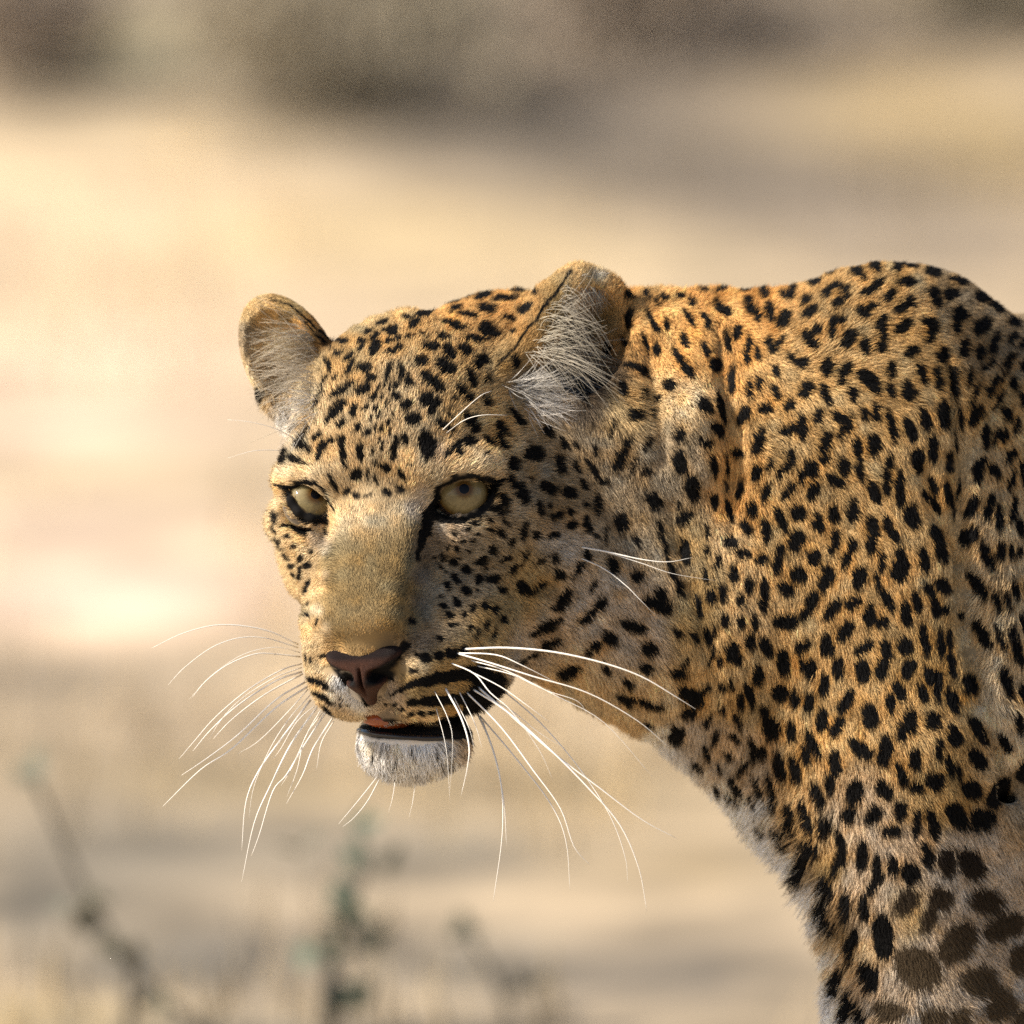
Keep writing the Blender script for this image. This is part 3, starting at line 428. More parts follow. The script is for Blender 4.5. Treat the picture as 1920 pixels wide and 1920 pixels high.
# base coat, with muzzle-side shade, bridge highlight and ear-hollow shade painted in: x, y, reach, colour key
PAL = {'O': (.76, .445, .165), 'T': (.66, .455, .215), 'G': (.39, .305, .20), 'W': (.92, .90, .87), 'L': (.27, .198, .095), 'C': (.71, .54, .32), 'P': (.58, .47, .35), 'B': (.20, .11, .04), 'D': (.06, .04, .028), 'Y': (.48, .335, .15), 'S': (.23, .175, .12), 'E': (.82, .66, .44)}
BASE = """525 940 8 E;542 966 8 E;572 988 8 E;603 1000 8 E;532 888 14 E;575 888 12 E;610 1030 7 E;614 1075 6 E;870 870 14 E;912 866 14 E;942 878 12 E;936 952 7 E;906 984 7 E;870 992 8 P;600 1140 9 E;610 1180 9 E;786 960 7 E;950 672 16 L;985 645 16 L;1015 605 16 L;1045 565 16 L;735 815 14 E;770 875 16 E;640 870 12 E
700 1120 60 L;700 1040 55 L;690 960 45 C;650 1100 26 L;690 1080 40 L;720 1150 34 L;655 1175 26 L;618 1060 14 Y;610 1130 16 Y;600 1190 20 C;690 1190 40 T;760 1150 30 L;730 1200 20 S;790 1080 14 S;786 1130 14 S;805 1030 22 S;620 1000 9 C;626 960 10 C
720 860 60 C;640 840 40 C;605 870 22 C;770 870 26 C;540 890 22 C;530 935 16 C;555 985 14 C;600 1010 16 P;560 1040 30 C;590 1100 20 C;780 950 14 P;790 920 10 P;825 850 12 P;880 860 40 C;930 880 30 C;935 940 18 C;890 985 14 C;860 1000 22 P
700 780 60 C;760 730 50 C;660 700 50 T;620 760 40 C;800 640 60 T;850 600 50 O;930 560 50 O;960 600 50 O;980 640 40 O;900 680 50 T;870 760 40 T;930 800 50 T;600 640 24 B;580 610 24 O;560 580 24 Y;480 580 24 T;455 640 24 G;500 680 40 C;520 740 30 C;540 790 26 W;560 800 26 C
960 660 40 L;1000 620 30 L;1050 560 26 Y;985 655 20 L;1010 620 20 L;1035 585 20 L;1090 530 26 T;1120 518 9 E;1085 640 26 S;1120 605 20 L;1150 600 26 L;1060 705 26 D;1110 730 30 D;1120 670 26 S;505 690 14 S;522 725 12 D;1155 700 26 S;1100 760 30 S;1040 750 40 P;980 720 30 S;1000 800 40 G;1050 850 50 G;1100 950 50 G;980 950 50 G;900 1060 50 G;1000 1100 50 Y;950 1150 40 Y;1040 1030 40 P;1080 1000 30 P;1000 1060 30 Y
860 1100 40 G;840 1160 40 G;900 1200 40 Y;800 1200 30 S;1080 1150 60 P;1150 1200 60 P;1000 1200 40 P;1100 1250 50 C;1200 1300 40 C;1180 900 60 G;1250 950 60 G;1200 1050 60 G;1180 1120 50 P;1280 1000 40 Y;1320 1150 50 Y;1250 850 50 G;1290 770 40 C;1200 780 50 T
1200 620 60 O;1280 600 60 O;1350 640 60 O;1400 600 60 O;1420 700 50 O;1380 850 40 O;1450 800 60 T;1500 650 70 T;1600 560 60 T;1700 600 70 T;1800 560 60 G;1880 620 60 G;1700 750 70 T;1600 780 70 T;1380 950 40 O;1370 1000 30 C;1450 950 60 T;1560 1000 60 T
1680 960 60 T;1780 900 40 T;1740 1050 60 T;1620 1150 70 T;1480 1150 60 T;1400 1150 50 C;1350 1250 50 T;1450 1300 60 T;1600 1320 70 T;1740 1250 60 Y;1700 1400 70 T;1560 1420 60 T;1600 1480 50 P;1400 1420 40 P;1330 1420 40 P;1240 1392 20 W;1300 1445 24 W
1360 1490 26 W;1405 1530 26 W;1450 1570 26 W;1492 1625 26 W;1525 1680 24 W;1548 1735 20 W;1566 1800 16 W;1572 1860 16 W;1576 1920 16 W;1500 1560 40 C;1530 1640 30 Y;1560 1740 26 Y;1600 1800 40 C;1640 1700 50 P;1700 1620 40 P;1640 1850 40 P;1700 1700 40 Y;1780 1680 50 P;1760 1800 40 P;1840 1780 60 P;1850 1880 60 P;1900 1700 60 P
1870 900 60 C;1900 800 60 T;1900 1000 60 C;1850 1100 40 C;1850 1200 40 C;1900 1220 34 C;1872 1320 26 E;1895 1400 24 E;1862 1255 16 E;1840 1440 30 C;1910 1520 50 G;1850 1580 40 P;1890 1620 30 P;1780 1450 50 Y
600 1270 24 C;590 1310 24 C;640 1290 24 W;665 1310 20 W;650 1340 24 C;620 1240 16 C;780 1290 26 Y;720 1290 16 P;740 1310 22 P;780 1340 24 C;840 1290 26 Y;830 1240 30 Y;790 1245 18 C;700 1320 10 P;680 1390 26 W;700 1430 26 W;760 1440 30 W;820 1420 30 W;870 1400 20 P;740 1400 20 W"""
BX = []
for tok in BASE.replace('\n', ';').split(';'):
    x, y, r, c = tok.split(); BX.append((float(x), float(y), float(r), *PAL[c]))
BX = np.array(BX, np.float32)
gy, gx = np.mgrid[0:392, 0:392] * 5.0 + 2.5
num = np.zeros((392, 392, 3)); den = np.zeros((392, 392, 1))
for x, y, r, *c in BX:
    d2 = ((gx - x) ** 2 + (gy - y) ** 2) / (r * r); w = (np.exp(-d2 * 1.2) + .02 / (1 + d2) ** 2)[..., None]; num += w * np.array(c); den += w
BASEMAP = (num / den).astype(np.float32)
def bil(Mp, x, y, cell=5.0):
    fx = np.clip(x / cell - .5, 0, Mp.shape[1] - 1.001); fy = np.clip(y / cell - .5, 0, Mp.shape[0] - 1.001); i = fy.astype(int); j = fx.astype(int)
    a = (fx - j)[:, None]; b = (fy - i)[:, None]
    return (Mp[i, j] * (1 - a) + Mp[i, j + 1] * a) * (1 - b) + (Mp[i + 1, j] * (1 - a) + Mp[i + 1, j + 1] * a) * b
def hash_spots(P):
    """random rosettes for the flanks the markings above do not reach"""
    c = 62.0; q = P / c; best = np.full(len(P), 9.0); base = np.floor(q).astype(int)
    for dx in (-1, 0, 1):
        for dy in (-1, 0, 1):
            for dz in (-1, 0, 1):
                g = base + (dx, dy, dz); h = (g[:, 0] * 73856093) ^ (g[:, 1] * 19349663) ^ (g[:, 2] * 83492791)
                ctr = g + np.stack([((h >> s) & 1023) / 1023.0 for s in (0, 7, 13)], 1) * .8 + .1
                best = np.minimum(best, (((q - ctr) * (1.15, .85, 1)) ** 2).sum(1))
    return np.clip((.36 - np.sqrt(best)) * 7 + .5, 0, 1)
def coat(P, front):
    """colour, black share at surface points P; front = 1 where the surface looks towards the photographed side"""
    x, y = P[:, 0], P[:, 1]; wx = look(WX, x, y); wy = look(WY, x, y)
    k = look(MK, x + wx, y + wy); b = look(MB, x + wx, y + wy)
    inside = (x < 1955) & (y < 1955) & (front > .5)
    k = np.where(inside, k, hash_spots(P)); b = np.where(inside, b, 0)
    col = bil(BASEMAP, x, y); hl_ = (look(HALO, x, y) * .75 * inside)[:, None]; col = col * (1 - hl_) + col * np.array([.80, .62, .36]) * hl_
    far = np.clip(np.maximum(x - 1955, y - 1955) / 260, 0, 1)[:, None]; col = col * (1 - far) + np.array(PAL['T']) * far
    return col, k, b
# hair flow: x, y, direction dx, dy, length, lift (degrees)
FLOW = """1790 870 0 1 13 14;1797 980 0 1 12 12;1806 1100 0 1 12 12;1822 1210 0.1 1 12 12;1850 1340 0.2 1 13 14;1880 1480 0.3 1 14 14;1830 980 -0.5 0.8 30 30;1842 1110 -0.5 0.8 32 30;1860 1230 -0.4 0.9 34 30;1357 700 0 1 13 14;1369 800 0 1 13 14;1374 900 0 1 13 14;690 1420 -0.4 1 22 35;730 1445 -0.2 1 22 35;780 1440 0.1 1 22 35;840 1420 0.4 1 22 35;1360 1485 -0.3 1 40 34;1420 1545 -0.5 0.9 52 40;1470 1600 -0.6 0.8 64 44;1510 1660 -0.7 0.8 74 44;1540 1730 -0.7 0.8 66 42;1562 1810 -0.6 0.9 50 40;1574 1900 -0.6 0.9 44 40;700 1190 0.1 -1 9 13;640 1150 -0.3 -1 9 13;780 1120 0.5 -0.8 10 13;700 1050 0 -1 12 13;700 960 0 -1 14 13;600 1060 -0.8 0.3 14 25;550 1000 -0.9 0.4 18 28;540 920 -1 -0.1 16 25;560 860 -0.6 -0.7 20 25;640 840 -0.2 -1 17 25;720 840 0 -1 17 25;790 840 0.2 -1 18 25;880 860 0.7 -0.6 20 25;720 720 0.1 -1 20 25;620 720 -0.4 -0.9 20 25;800 640 0.5 -0.9 22 25;900 570 0.9 -0.4 26 28;880 740 0.6 -0.7 22 25;960 820 0.9 -0.2 24 25;860 1000 0.9 0.2 15 25;980 920 1 0 24 25;900 1080 0.9 0.5 18 25;980 1050 0.9 0.5 24 25;940 1160 0.8 0.7 22 25;1060 960 0.9 0.3 19 25;1080 1080 0.8 0.6 21 25;1040 1180 0.8 0.6 24 25;840 1160 0.8 0.4 14 25;600 1230 -0.5 0.6 12 30;590 1300 -0.6 0.7 14 30;650 1320 -0.1 1 12 30;740 1300 0.7 0.6 11 25;820 1260 0.9 0.3 12 25;840 1330 0.9 0.5 16 25;900 1300 0.8 0.7 26 30;700 1410 -0.3 1 22 30;770 1430 0.1 1 22 25;850 1400 0.5 0.9 22 25;1120 1290 0.3 1 25 22;1200 1200 0.7 0.8 26 22;1260 1360 0.1 1 27 24;1150 1000 0.6 0.9 25 24;1160 860 0.5 0.9 27 26;1250 950 0.4 1 27 24;1250 600 0.2 0.9 21 34;1180 650 0.3 1 22 22;1350 600 0.2 0.9 21 34;1450 560 0.6 -0.3 20 34;1300 740 0.5 0.6 26 42;1220 760 0.7 0.2 27 35;1330 830 0.4 0.9 29 35;1400 720 0.5 0.6 25 30;1430 820 0.6 0.5 26 35;1400 950 0.3 1 25 28;1470 900 0.5 0.8 26 30;1550 620 0.7 -0.5 21 34;1650 520 0.8 -0.4 21 34;1760 510 1 0.1 21 34;1860 570 0.9 0.6 22 34;1700 700 0.8 0.3 22 20;1600 800 0.7 0.6 24 22;1800 800 0.4 0.9 25 22;1600 950 0.6 0.9 24 22;1500 1100 0.2 1 25 22;1350 1100 0.2 1 26 22;1650 1150 0.5 1 24 22;1740 1000 0.5 0.9 24 22;1450 1300 0.1 1 26 22;1600 1350 0.4 1 24 22;1750 1350 0.4 1 24 22;1350 1420 0 1 30 26;1600 1600 0.3 1 24 22;1700 1550 0.6 0.8 24 22;1640 1750 0.2 1 22 22;1720 1750 0.5 0.8 21 22;1860 1820 0.6 0.8 34 22;1880 1100 -0.2 1 40 28;1870 900 0.1 1 31 26;1880 1320 0.5 1 40 26;1900 1550 0.6 1 40 24;1800 1450 0.4 1 27 24;470 640 0.6 0.2 10 25;500 570 0.7 0.3 12 25;560 620 0.7 0.7 14 25;540 760 -0.3 0.9 26 25;1000 620 0.5 -0.8 12 22;1060 540 0.4 -0.9 12 22;1150 620 0.1 -1 14 22;1100 780 0.3 0.9 25 25;1000 770 0.8 0.4 19 30;900 545 0.5 -0.8 22 45;980 545 0.4 -0.8 22 45;1230 552 0.3 -0.9 24 50;1330 548 0.3 -0.9 24 50;1430 532 0.6 -0.8 24 45;1550 500 0.8 -0.5 24 35;1660 476 1 -0.1 24 30;800 570 0.3 -0.9 18 40;700 600 0.1 -1 14 35"""
FL = np.array([[float(v) for v in t.split()] for t in FLOW.replace('\n', ';').split(';')], np.float32)
FL[:, 2:4] /= np.linalg.norm(FL[:, 2:4], axis=1, keepdims=True)
num = np.zeros((98, 98, 4)); den = np.zeros((98, 98, 1)); gy, gx = np.mgrid[0:98, 0:98] * 20.0 + 10
for x, y, dx, dy, ln, lf in FL:
    w = (1 / (((gx - x) ** 2 + (gy - y) ** 2) / 900 + .25) ** 1.6)[..., None]; num += w * np.array([dx, dy, ln, lf]); den += w
FLOWMAP = (num / den).astype(np.float32)

# ------------------------------------------------------------------ body mesh
leo = bpy.data.objects.new('leopard', None); leo.location = (0.35, 0.1, 0); link(leo)
leo['label'] = 'spotted leopard walking left with head lowered, mouth slightly open, long white whiskers'; leo['category'] = 'leopard'
def part(o):
    o.parent = leo; o.matrix_parent_inverse = leo.matrix_world.inverted() if False else o.matrix_parent_inverse; return o
LOFF = np.array([0.35, 0.1, 0.0])
def W(p): return to_world(p) - LOFF
VN = gradient(BV)
ccol, ck, cb = coat(BV, (VN[:, 2] > -.15).astype(float))
BLACK = np.array([.006, .0055, .0055]); BRN = np.array([.095, .068, .040])
def mixc(c, k, b, y): g = np.clip((y - 1600) / 240, 0, 1)[:, None]; br = np.array([.022, .016, .012]) * (1 - g) + BRN * g; c = c * (1 - b[:, None]) + br * b[:, None]; return c * (1 - k[:, None]) + BLACK * k[:, None]
skin = mat('skin', (.4, .3, .2), .85, .15); attr_col(skin, 'coat')
body = mesh_obj('body', W(BV), BF, skin, leo)
ca = body.data.attributes.new('coat', 'FLOAT_COLOR', 'POINT')
SKINC = mixc(ccol * (.32 + .5 * ccol.min(1, keepdims=True)), ck, cb, BV[:, 1])
ca.data.foreach_set('color', np.concatenate([SKINC, np.ones((len(SKINC), 1))], 1).astype(np.float32).ravel())
TR = np.concatenate([BF[:, [0, 1, 2]], BF[:, [0, 2, 3]]])
BVH = BVHTree.FromPolygons([tuple(v) for v in BV], [tuple(f) for f in TR.tolist()])
def surf_w(x, y, dflt=200):
    h = BVH.ray_cast(Vector((x, y, 3000)), Vector((0, 0, -1)))
    return h[0].z if h[0] is not None else dflt

# ------------------------------------------------------------------ fur
BALD = [(582, 944, 42, 32), (870, 930, 54, 40), (685, 1250, 82, 15), (691, 1274, 36, 38), (712, 1348, 46, 20), (775, 1372, 104, 17)]
def bald(x, y):
    m = np.zeros(len(x), bool)
    for cx, cy, a, b in BALD: m |= ((x - cx) / a) ** 2 + ((y - cy) / b) ** 2 < 1
    return m
tri = BV[TR]; cr_ = np.cross(tri[:, 1] - tri[:, 0], tri[:, 2] - tri[:, 0]); area = np.linalg.norm(cr_, axis=1) / 2
cen = tri.mean(1); tn = VN[TR].mean(1)
flc = bil(FLOWMAP, cen[:, 0], cen[:, 1], 20.0)
inview = (cen[:, 0] < 2000) & (cen[:, 1] < 2000)
dens = 14.0 / np.maximum(flc[:, 2], 11) ** 1.2
dens *= np.where(tn[:, 2] > -.25, 1.0, .22) * np.where(inview, 1.0, .06)
dens[bald(cen[:, 0], cen[:, 1]) & (tn[:, 2] > 0) & inview] = 0
NF = 1000000
pr = area * dens; pr /= pr.sum()
ti = rng.choice(len(TR), NF, p=pr); u = rng.random(NF); v = rng.random(NF); sw = u + v > 1; u[sw] = 1 - u[sw]; v[sw] = 1 - v[sw]
T3 = tri[ti]; P = T3[:, 0] + (T3[:, 1] - T3[:, 0]) * u[:, None] + (T3[:, 2] - T3[:, 0]) * v[:, None]
Nn = VN[TR[ti, 0]] * (1 - u - v)[:, None] + VN[TR[ti, 1]] * u[:, None] + VN[TR[ti, 2]] * v[:, None]; Nn /= np.linalg.norm(Nn, axis=1, keepdims=True)
def strand_dirs(P, Nn):
    f = bil(FLOWMAP, P[:, 0], P[:, 1], 20.0)
    out = (P[:, 0] > 2000) | (P[:, 1] > 2000)
    f[out] = (.7, .7, 45, 22)
    d = np.zeros((len(P), 3)); d[:, :2] = f[:, :2]
    n1 = look(smooth_noise(1960, 40, 11), P[:, 0], P[:, 1]); n2 = look(smooth_noise(1960, 14, 12), P[:, 0], P[:, 1])
    a = n1 * .12 + n2 * .16 + rng.standard_normal(len(P)) * .20
    c, s = np.cos(a), np.sin(a); d[:, 0], d[:, 1] = d[:, 0] * c - d[:, 1] * s, d[:, 0] * s + d[:, 1] * c
    dn = (d * Nn).sum(1, keepdims=True); ln_ = f[:, 2:3]; d -= Nn * dn * np.where(dn > 0, np.where(P[:, 0:1] < 1000, np.where(ln_ > 19, .62, .85), .45), 1.0); d /= np.linalg.norm(d, axis=1, keepdims=True) + 1e-6
    return d, f[:, 2], f[:, 3]
D, LEN, LIFT = strand_dirs(P, Nn)
LEN = LEN * (.65 + .5 * rng.random(NF)); LIFT = np.radians(LIFT * (.7 + .8 * rng.random(NF)))
ahead = P + D * LEN[:, None] * .55
col, k, b = coat(ahead, (Nn[:, 2] > -.15).astype(float))
thr = rng.random(NF) * .5 + .2
kk = np.clip((k - thr) * 4 + .5, 0, 1); bb = np.clip((b - thr) * 4 + .5, 0, 1)
var = 1 + rng.standard_normal(NF) * .24 + look(smooth_noise(1960, 22, 21), P[:, 0], P[:, 1]) * .05
dark = rng.random(NF) < .15
mott = 1 + .13 * look(smooth_noise(1960, 13, 31), P[:, 0], P[:, 1]) + .09 * look(smooth_noise(1960, 38, 32), P[:, 0], P[:, 1])
warm = .06 * look(smooth_noise(1960, 24, 33), P[:, 0], P[:, 1])
base = col * (var * np.clip(mott, .6, 1.5))[:, None] * np.stack([1 + warm, np.ones(NF), 1 - 1.6 * warm], 1); base[dark] *= .35
rgb = np.clip(mixc(base, kk, bb, P[:, 1]), .004, .95)
def make_strands(name, P, D, Nn, LEN, LIFT, rgb, rad, npt=4, bend=.55, parent=None, material=None):
    n = len(P); hc_ = bpy.data.hair_curves.new(name); hc_.add_curves([npt] * n)
    t = np.linspace(0, 1, npt)[None, :, None]
    L_ = LEN[:, None, None]; li = LIFT[:, None, None]
    along = D[:, None, :] * np.cos(li) * t * L_ + Nn[:, None, :] * (np.sin(li) * t * (1 - bend * t)) * L_
    Q = P[:, None, :] - Nn[:, None, :] * 1.5 + along
    hc_.attributes['position'].data.foreach_set('vector', W(Q.reshape(-1, 3)).astype(np.float32).ravel())
    ra = hc_.attributes.new('radius', 'FLOAT', 'POINT')
    prof = np.linspace(1, .25, npt)[None, :] * np.ones((n, 1)) * (rad * PX if np.isscalar(rad) else (rad * PX)[:, None])
    ra.data.foreach_set('value', prof.astype(np.float32).ravel())
    c_ = hc_.attributes.new('coat', 'FLOAT_COLOR', 'CURVE'); c_.data.foreach_set('color', np.concatenate([rgb, np.ones((n, 1))], 1).astype(np.float32).ravel())
    hc_.materials.append(material); o = bpy.data.objects.new(name, hc_); link(o, parent); return o
furm = mat('fur', (.4, .3, .2), .6, .10); attr_col(furm, 'coat')
radi = np.where(LEN < 18, .55, np.where(LEN < 34, .62, .8)) * np.where((P[:, 0] > 2000) | (P[:, 1] > 2000) | (Nn[:, 2] < -.25), 2.6, 1)
fo = make_strands('fur', P, D, Nn, LEN, LIFT, rgb, radi, 4, .55, leo, furm); fo['kind'] = 'stuff'
EARH = [  # n, root centre, root spread, direction, length, curl, colour
 (190, (592, 680), (10, 60), (-1, -.08), 125, (0, 22), (.56, .49, .38)), (60, (580, 640), (14, 30), (-1, -.35), 80, (0, 14), (.52, .44, .30)), (80, (588, 755), (14, 26), (-1, -.2), 75, (0, 18), (.58, .54, .48)), (90, (556, 792), (16, 22), (-.5, .8), 34, (0, 6), (.66, .62, .56)),
 (60, (1020, 625), (18, 40), (1, -.35), 95, (16, 50), (.50, .45, .35)), (70, (1018, 665), (30, 20), (1, .02), 130, (12, 34), (.52, .47, .38)), (40, (1050, 575), (14, 26), (1, -.1), 80, (10, 70), (.46, .41, .33)), (150, (978, 722), (22, 10), (1, .2), 85, (0, -10), (.62, .59, .54)),
 (130, (1008, 755), (28, 16), (1, .5), 70, (0, -8), (.66, .62, .57)), (50, (1030, 700), (30, 20), (1, .3), 110, (0, 26), (.42, .39, .34)), (60, (1105, 540), (34, 10), (.2, 1), 44, (0, 10), (.38, .34, .27)), (26, (1112, 520), (20, 5), (.3, -1), 12, (4, 0), (.80, .77, .70))]
hP, hC, hR = [], [], []
for n_, rc, rs, dr, ln, curl, hcx in EARH:
    for i in range(int(n_ * 1.15)):
        x = rc[0] + rng.normal() * rs[0] * .6; y = rc[1] + rng.normal() * rs[1] * .6; d = np.array(dr) / np.hypot(*dr); a = rng.normal() * .38; d = np.array([d[0] * math.cos(a) - d[1] * math.sin(a), d[0] * math.sin(a) + d[1] * math.cos(a)])
        L_ = ln * (.3 + .8 * rng.random()); w0 = surf_w(x, y, None)
        if w0 is None: continue
        cc = rng.normal() * .8 + 1; t = np.linspace(0, 1, 6)[:, None]
        q = np.concatenate([np.array([[x, y]]) + d * L_ * t + np.array(curl) * cc * t * t, w0 - 3 + 30 * np.sin(t * 2.0) * L_ / 90], 1); hP.append(q); hC.append(np.array(hcx) * (.6 + .5 * rng.random())); hR.append(.42 + .3 * rng.random())
hP = np.array(hP); n_ = len(hP); hcv = bpy.data.hair_curves.new('ear_hair'); hcv.add_curves([6] * n_); hcv.attributes['position'].data.foreach_set('vector', W(hP.reshape(-1, 3)).astype(np.float32).ravel())
ra = hcv.attributes.new('radius', 'FLOAT', 'POINT'); ra.data.foreach_set('value', (np.linspace(1, .35, 6)[None] * np.array(hR)[:, None] * PX).astype(np.float32).ravel())
c_ = hcv.attributes.new('coat', 'FLOAT_COLOR', 'CURVE'); c_.data.foreach_set('color', np.concatenate([np.array(hC), np.ones((n_, 1))], 1).astype(np.float32).ravel())
hcv.materials.append(furm); eh = bpy.data.objects.new('ear_hair', hcv); link(eh, leo); eh['kind'] = 'stuff'
print('fur', NF, time.time() - T0)
#@@REST
# ------------------------------------------------------------------ eyes
def cap(R, a0, a1, axis_, n=40, m=10, bulge=0.0):
    """spherical band between polar angles a0..a1 round an axis"""
    z = np.array(axis_, float); z /= np.linalg.norm(z); x = np.cross([0, 1, 0], z); x /= np.linalg.norm(x); y = np.cross(z, x)
    V = []; F = []
    for i in range(m + 1):
        a = a0 + (a1 - a0) * i / m
        for j in range(n):
            p = 2 * math.pi * j / n; V.append((x * math.cos(p) + y * math.sin(p)) * math.sin(a) * R + z * math.cos(a) * (R + bulge * math.cos(a)))
    for i in range(m):
        for j in range(n): F.append((i * n + j, i * n + (j + 1) % n, (i + 1) * n + (j + 1) % n, (i + 1) * n + j))
    return np.array(V), F
m_ball = mat('eyeball_wet', (.03, .02, .018), .15, .5, coat=1)
m_pup = mat('pupil', (.002, .002, .003), .3, .2)
m_iris = mat('iris', (.4, .35, .25), .45, .08, coat=.45); attr_col(m_iris, 'tint')
for c, off, _u, _l in EYES:
    d = np.array([off[0], off[1], math.sqrt(52 ** 2 - off[0] ** 2 - off[1] ** 2)])
    V, F = cap(52, .0005, math.pi - .0005, d, 40, 24); eb = mesh_obj('eyeball', W(V + c), F, m_ball, leo)
    V, F = cap(52.8, math.asin(8 / 52.8), math.asin(47 / 52.8), d, 72, 20); io = mesh_obj('iris', W(V + c), F, m_iris, eb)
    t = np.repeat(np.linspace(0, 1, 21), 72); ph = np.tile(np.arange(72), 21)
    fib = 1 + .16 * np.sin(ph * 5.1 + 3 * np.sin(ph * .9)) * rng.random(len(t)) + .10 * rng.standard_normal(len(t))
    cA, cB, cC = np.array([.08, .04, .008]), np.array([.185, .145, .068]), np.array([.09, .05, .012])
    w1 = np.clip((t - .10) / .2, 0, 1)[:, None]; w2 = np.clip((t - .70) / .25, 0, 1)[:, None]
    colr = (cA * (1 - w1) + cB * w1) * (1 - w2) + cC * w2; colr = colr * fib[:, None]
    a = io.data.attributes.new('tint', 'FLOAT_COLOR', 'POINT'); a.data.foreach_set('color', np.concatenate([colr, np.ones((len(t), 1))], 1).astype(np.float32).ravel())
    V, F = cap(53.0, .0005, math.asin(9.5 / 53), d, 32, 4); mesh_obj('pupil', W(V + c), F, m_pup, eb)

# ------------------------------------------------------------------ nose, lips, tongue
BODY_FIELD = (FLD, GX, GY, GW)
GX = axis([(560, 820, 2.6)]); GY = axis([(1150, 1330, 2.6)]); GW = axis([(300, 660, 2.6)]); FLD = np.full((len(GX), len(GY), len(GW)), 120.0, np.float32)
hell((0, 306, -212), (50, 30, 36), k=10); hcone((0, 312, -226), (0, 302, -272), 26, 11, k=20)
hell((34, 294, -190), (36, 26, 20), k=22, both=True, rot=(('b', 10),)); hcone((44, 296, -188), (92, 250, -182), 16, 10, k=18, both=True)
hell((37, 322, -216), (27, 32, 15), k=6, op='-', both=True, rot=(('b', -18),)); hcone((52, 320, -210), (90, 278, -194), 12, 6, k=6, op='-', both=True)
hell((0, 336, -226), (3, 12, 40), k=6, op='-')
NV, NFc = surface_nets(FLD, GX, GY, GW); NFc = NFc[(NFc >= 0).all(1)]
FLD, GX, GY, GW = BODY_FIELD
m_nose = mat('nose_leather', (.09, .045, .035), .6, .15)
no = mesh_obj('nose', W(NV), NFc, m_nose, leo)
nl = (NV - EO) @ HM.T
nk = np.clip((1.35 - np.hypot((np.abs(nl[:, 0]) - 48) / 36, (nl[:, 2] + 211 - (np.abs(nl[:, 0]) - 40) * .35) / 15)) * 2.5, 0, 1)  # nostril hollows painted black to deepen their shade
nk = np.clip(np.maximum(nk, np.clip((nl[:, 2] + 186) / 10, 0, .85)), 0, 1)
ncol = np.array([.045, .018, .011]) * (1 - nk[:, None]) + np.array([.003, .0025, .004]) * nk[:, None]
ncol *= (1 + .12 * rng.standard_normal((len(ncol), 1)))
a = no.data.attributes.new('tint', 'FLOAT_COLOR', 'POINT'); a.data.foreach_set('color', np.concatenate([np.clip(ncol, .003, 1), np.ones((len(nl), 1))], 1).astype(np.float32).ravel()); attr_col(m_nose, 'tint')
vn = N(m_nose, 'ShaderNodeTexVoronoi'); vn.inputs['Scale'].default_value = 900; bp = N(m_nose, 'ShaderNodeBump'); bp.inputs['Strength'].default_value = .5; bp.inputs['Distance'].default_value = .0006
L(m_nose, vn.outputs[0], bp.inputs['Height']); L(m_nose, bp.outputs[0], m_nose.node_tree.nodes['Principled BSDF'].inputs['Normal'])

def tube(name, pts, rads, m, parent, n=8, sub=5):
    """smooth tapered tube through points (Catmull-Rom)"""
    pts = [np.asarray(p, float) for p in pts]; P_ = [2 * pts[0] - pts[1]] + pts + [2 * pts[-1] - pts[-2]]; C = []; R = []
    for i in range(1, len(P_) - 2):
        for j in range(sub):
            t = j / sub; a, b, c, d = P_[i - 1:i + 3]
            C.append(.5 * (2 * b + (c - a) * t + (2 * a - 5 * b + 4 * c - d) * t * t + (3 * b - a - 3 * c + d) * t ** 3)); R.append(rads[i - 1] * (1 - t) + rads[i] * t)
    C.append(pts[-1]); R.append(rads[-1]); V = []; F = []
    for i, (c, r) in enumerate(zip(C, R)):
        d = C[min(i + 1, len(C) - 1)] - C[max(i - 1, 0)]; d = d / (np.linalg.norm(d) + 1e-9); u_ = np.cross(d, [0.13, .3, 1]); u_ /= np.linalg.norm(u_); v_ = np.cross(d, u_)
        for k_ in range(n):
            q = 2 * math.pi * k_ / n; V.append(c + (u_ * math.cos(q) + v_ * math.sin(q)) * r)
    for i in range(len(C) - 1):
        for k_ in range(n): F.append((i * n + k_, i * n + (k_ + 1) % n, (i + 1) * n + (k_ + 1) % n, (i + 1) * n + k_))
    F.append(tuple(range(n))[::-1]); F.append(tuple((len(C) - 1) * n + k_ for k_ in range(n)))
    return V, F
m_lip = mat('wet_black_lip', (.008, .007, .010), .32, .4, coat=.2)
lp = [(674, 1368), (690, 1372), (720, 1376), (770, 1380), (830, 1380), (880, 1372)]
V, F = tube('lower_lip', [(x, y, surf_w(x, y + 8) - 4) for x, y in lp], [5, 6, 6, 6, 6, 4], m_lip, leo, 10, 6); mesh_obj('lower_lip', W(np.array(V)), F, m_lip, leo)
m_tongue = mat('tongue', (.42, .12, .05), .3, .5, coat=.5)
tn_ = N(m_tongue, 'ShaderNodeTexNoise'); tn_.inputs['Scale'].default_value = 60; tr_ = N(m_tongue, 'ShaderNodeValToRGB'); tr_.color_ramp.elements[0].color = (.17, .02, .014, 1); tr_.color_ramp.elements[1].color = (.36, .10, .012, 1)
tr_.color_ramp.elements[0].position = .4; tr_.color_ramp.elements[1].position = .6; L(m_tongue, tn_.outputs[0], tr_.inputs[0]); L(m_tongue, tr_.outputs[0], m_tongue.node_tree.nodes['Principled BSDF'].inputs['Base Color'])
tw = surf_w(715, 1410) - 20
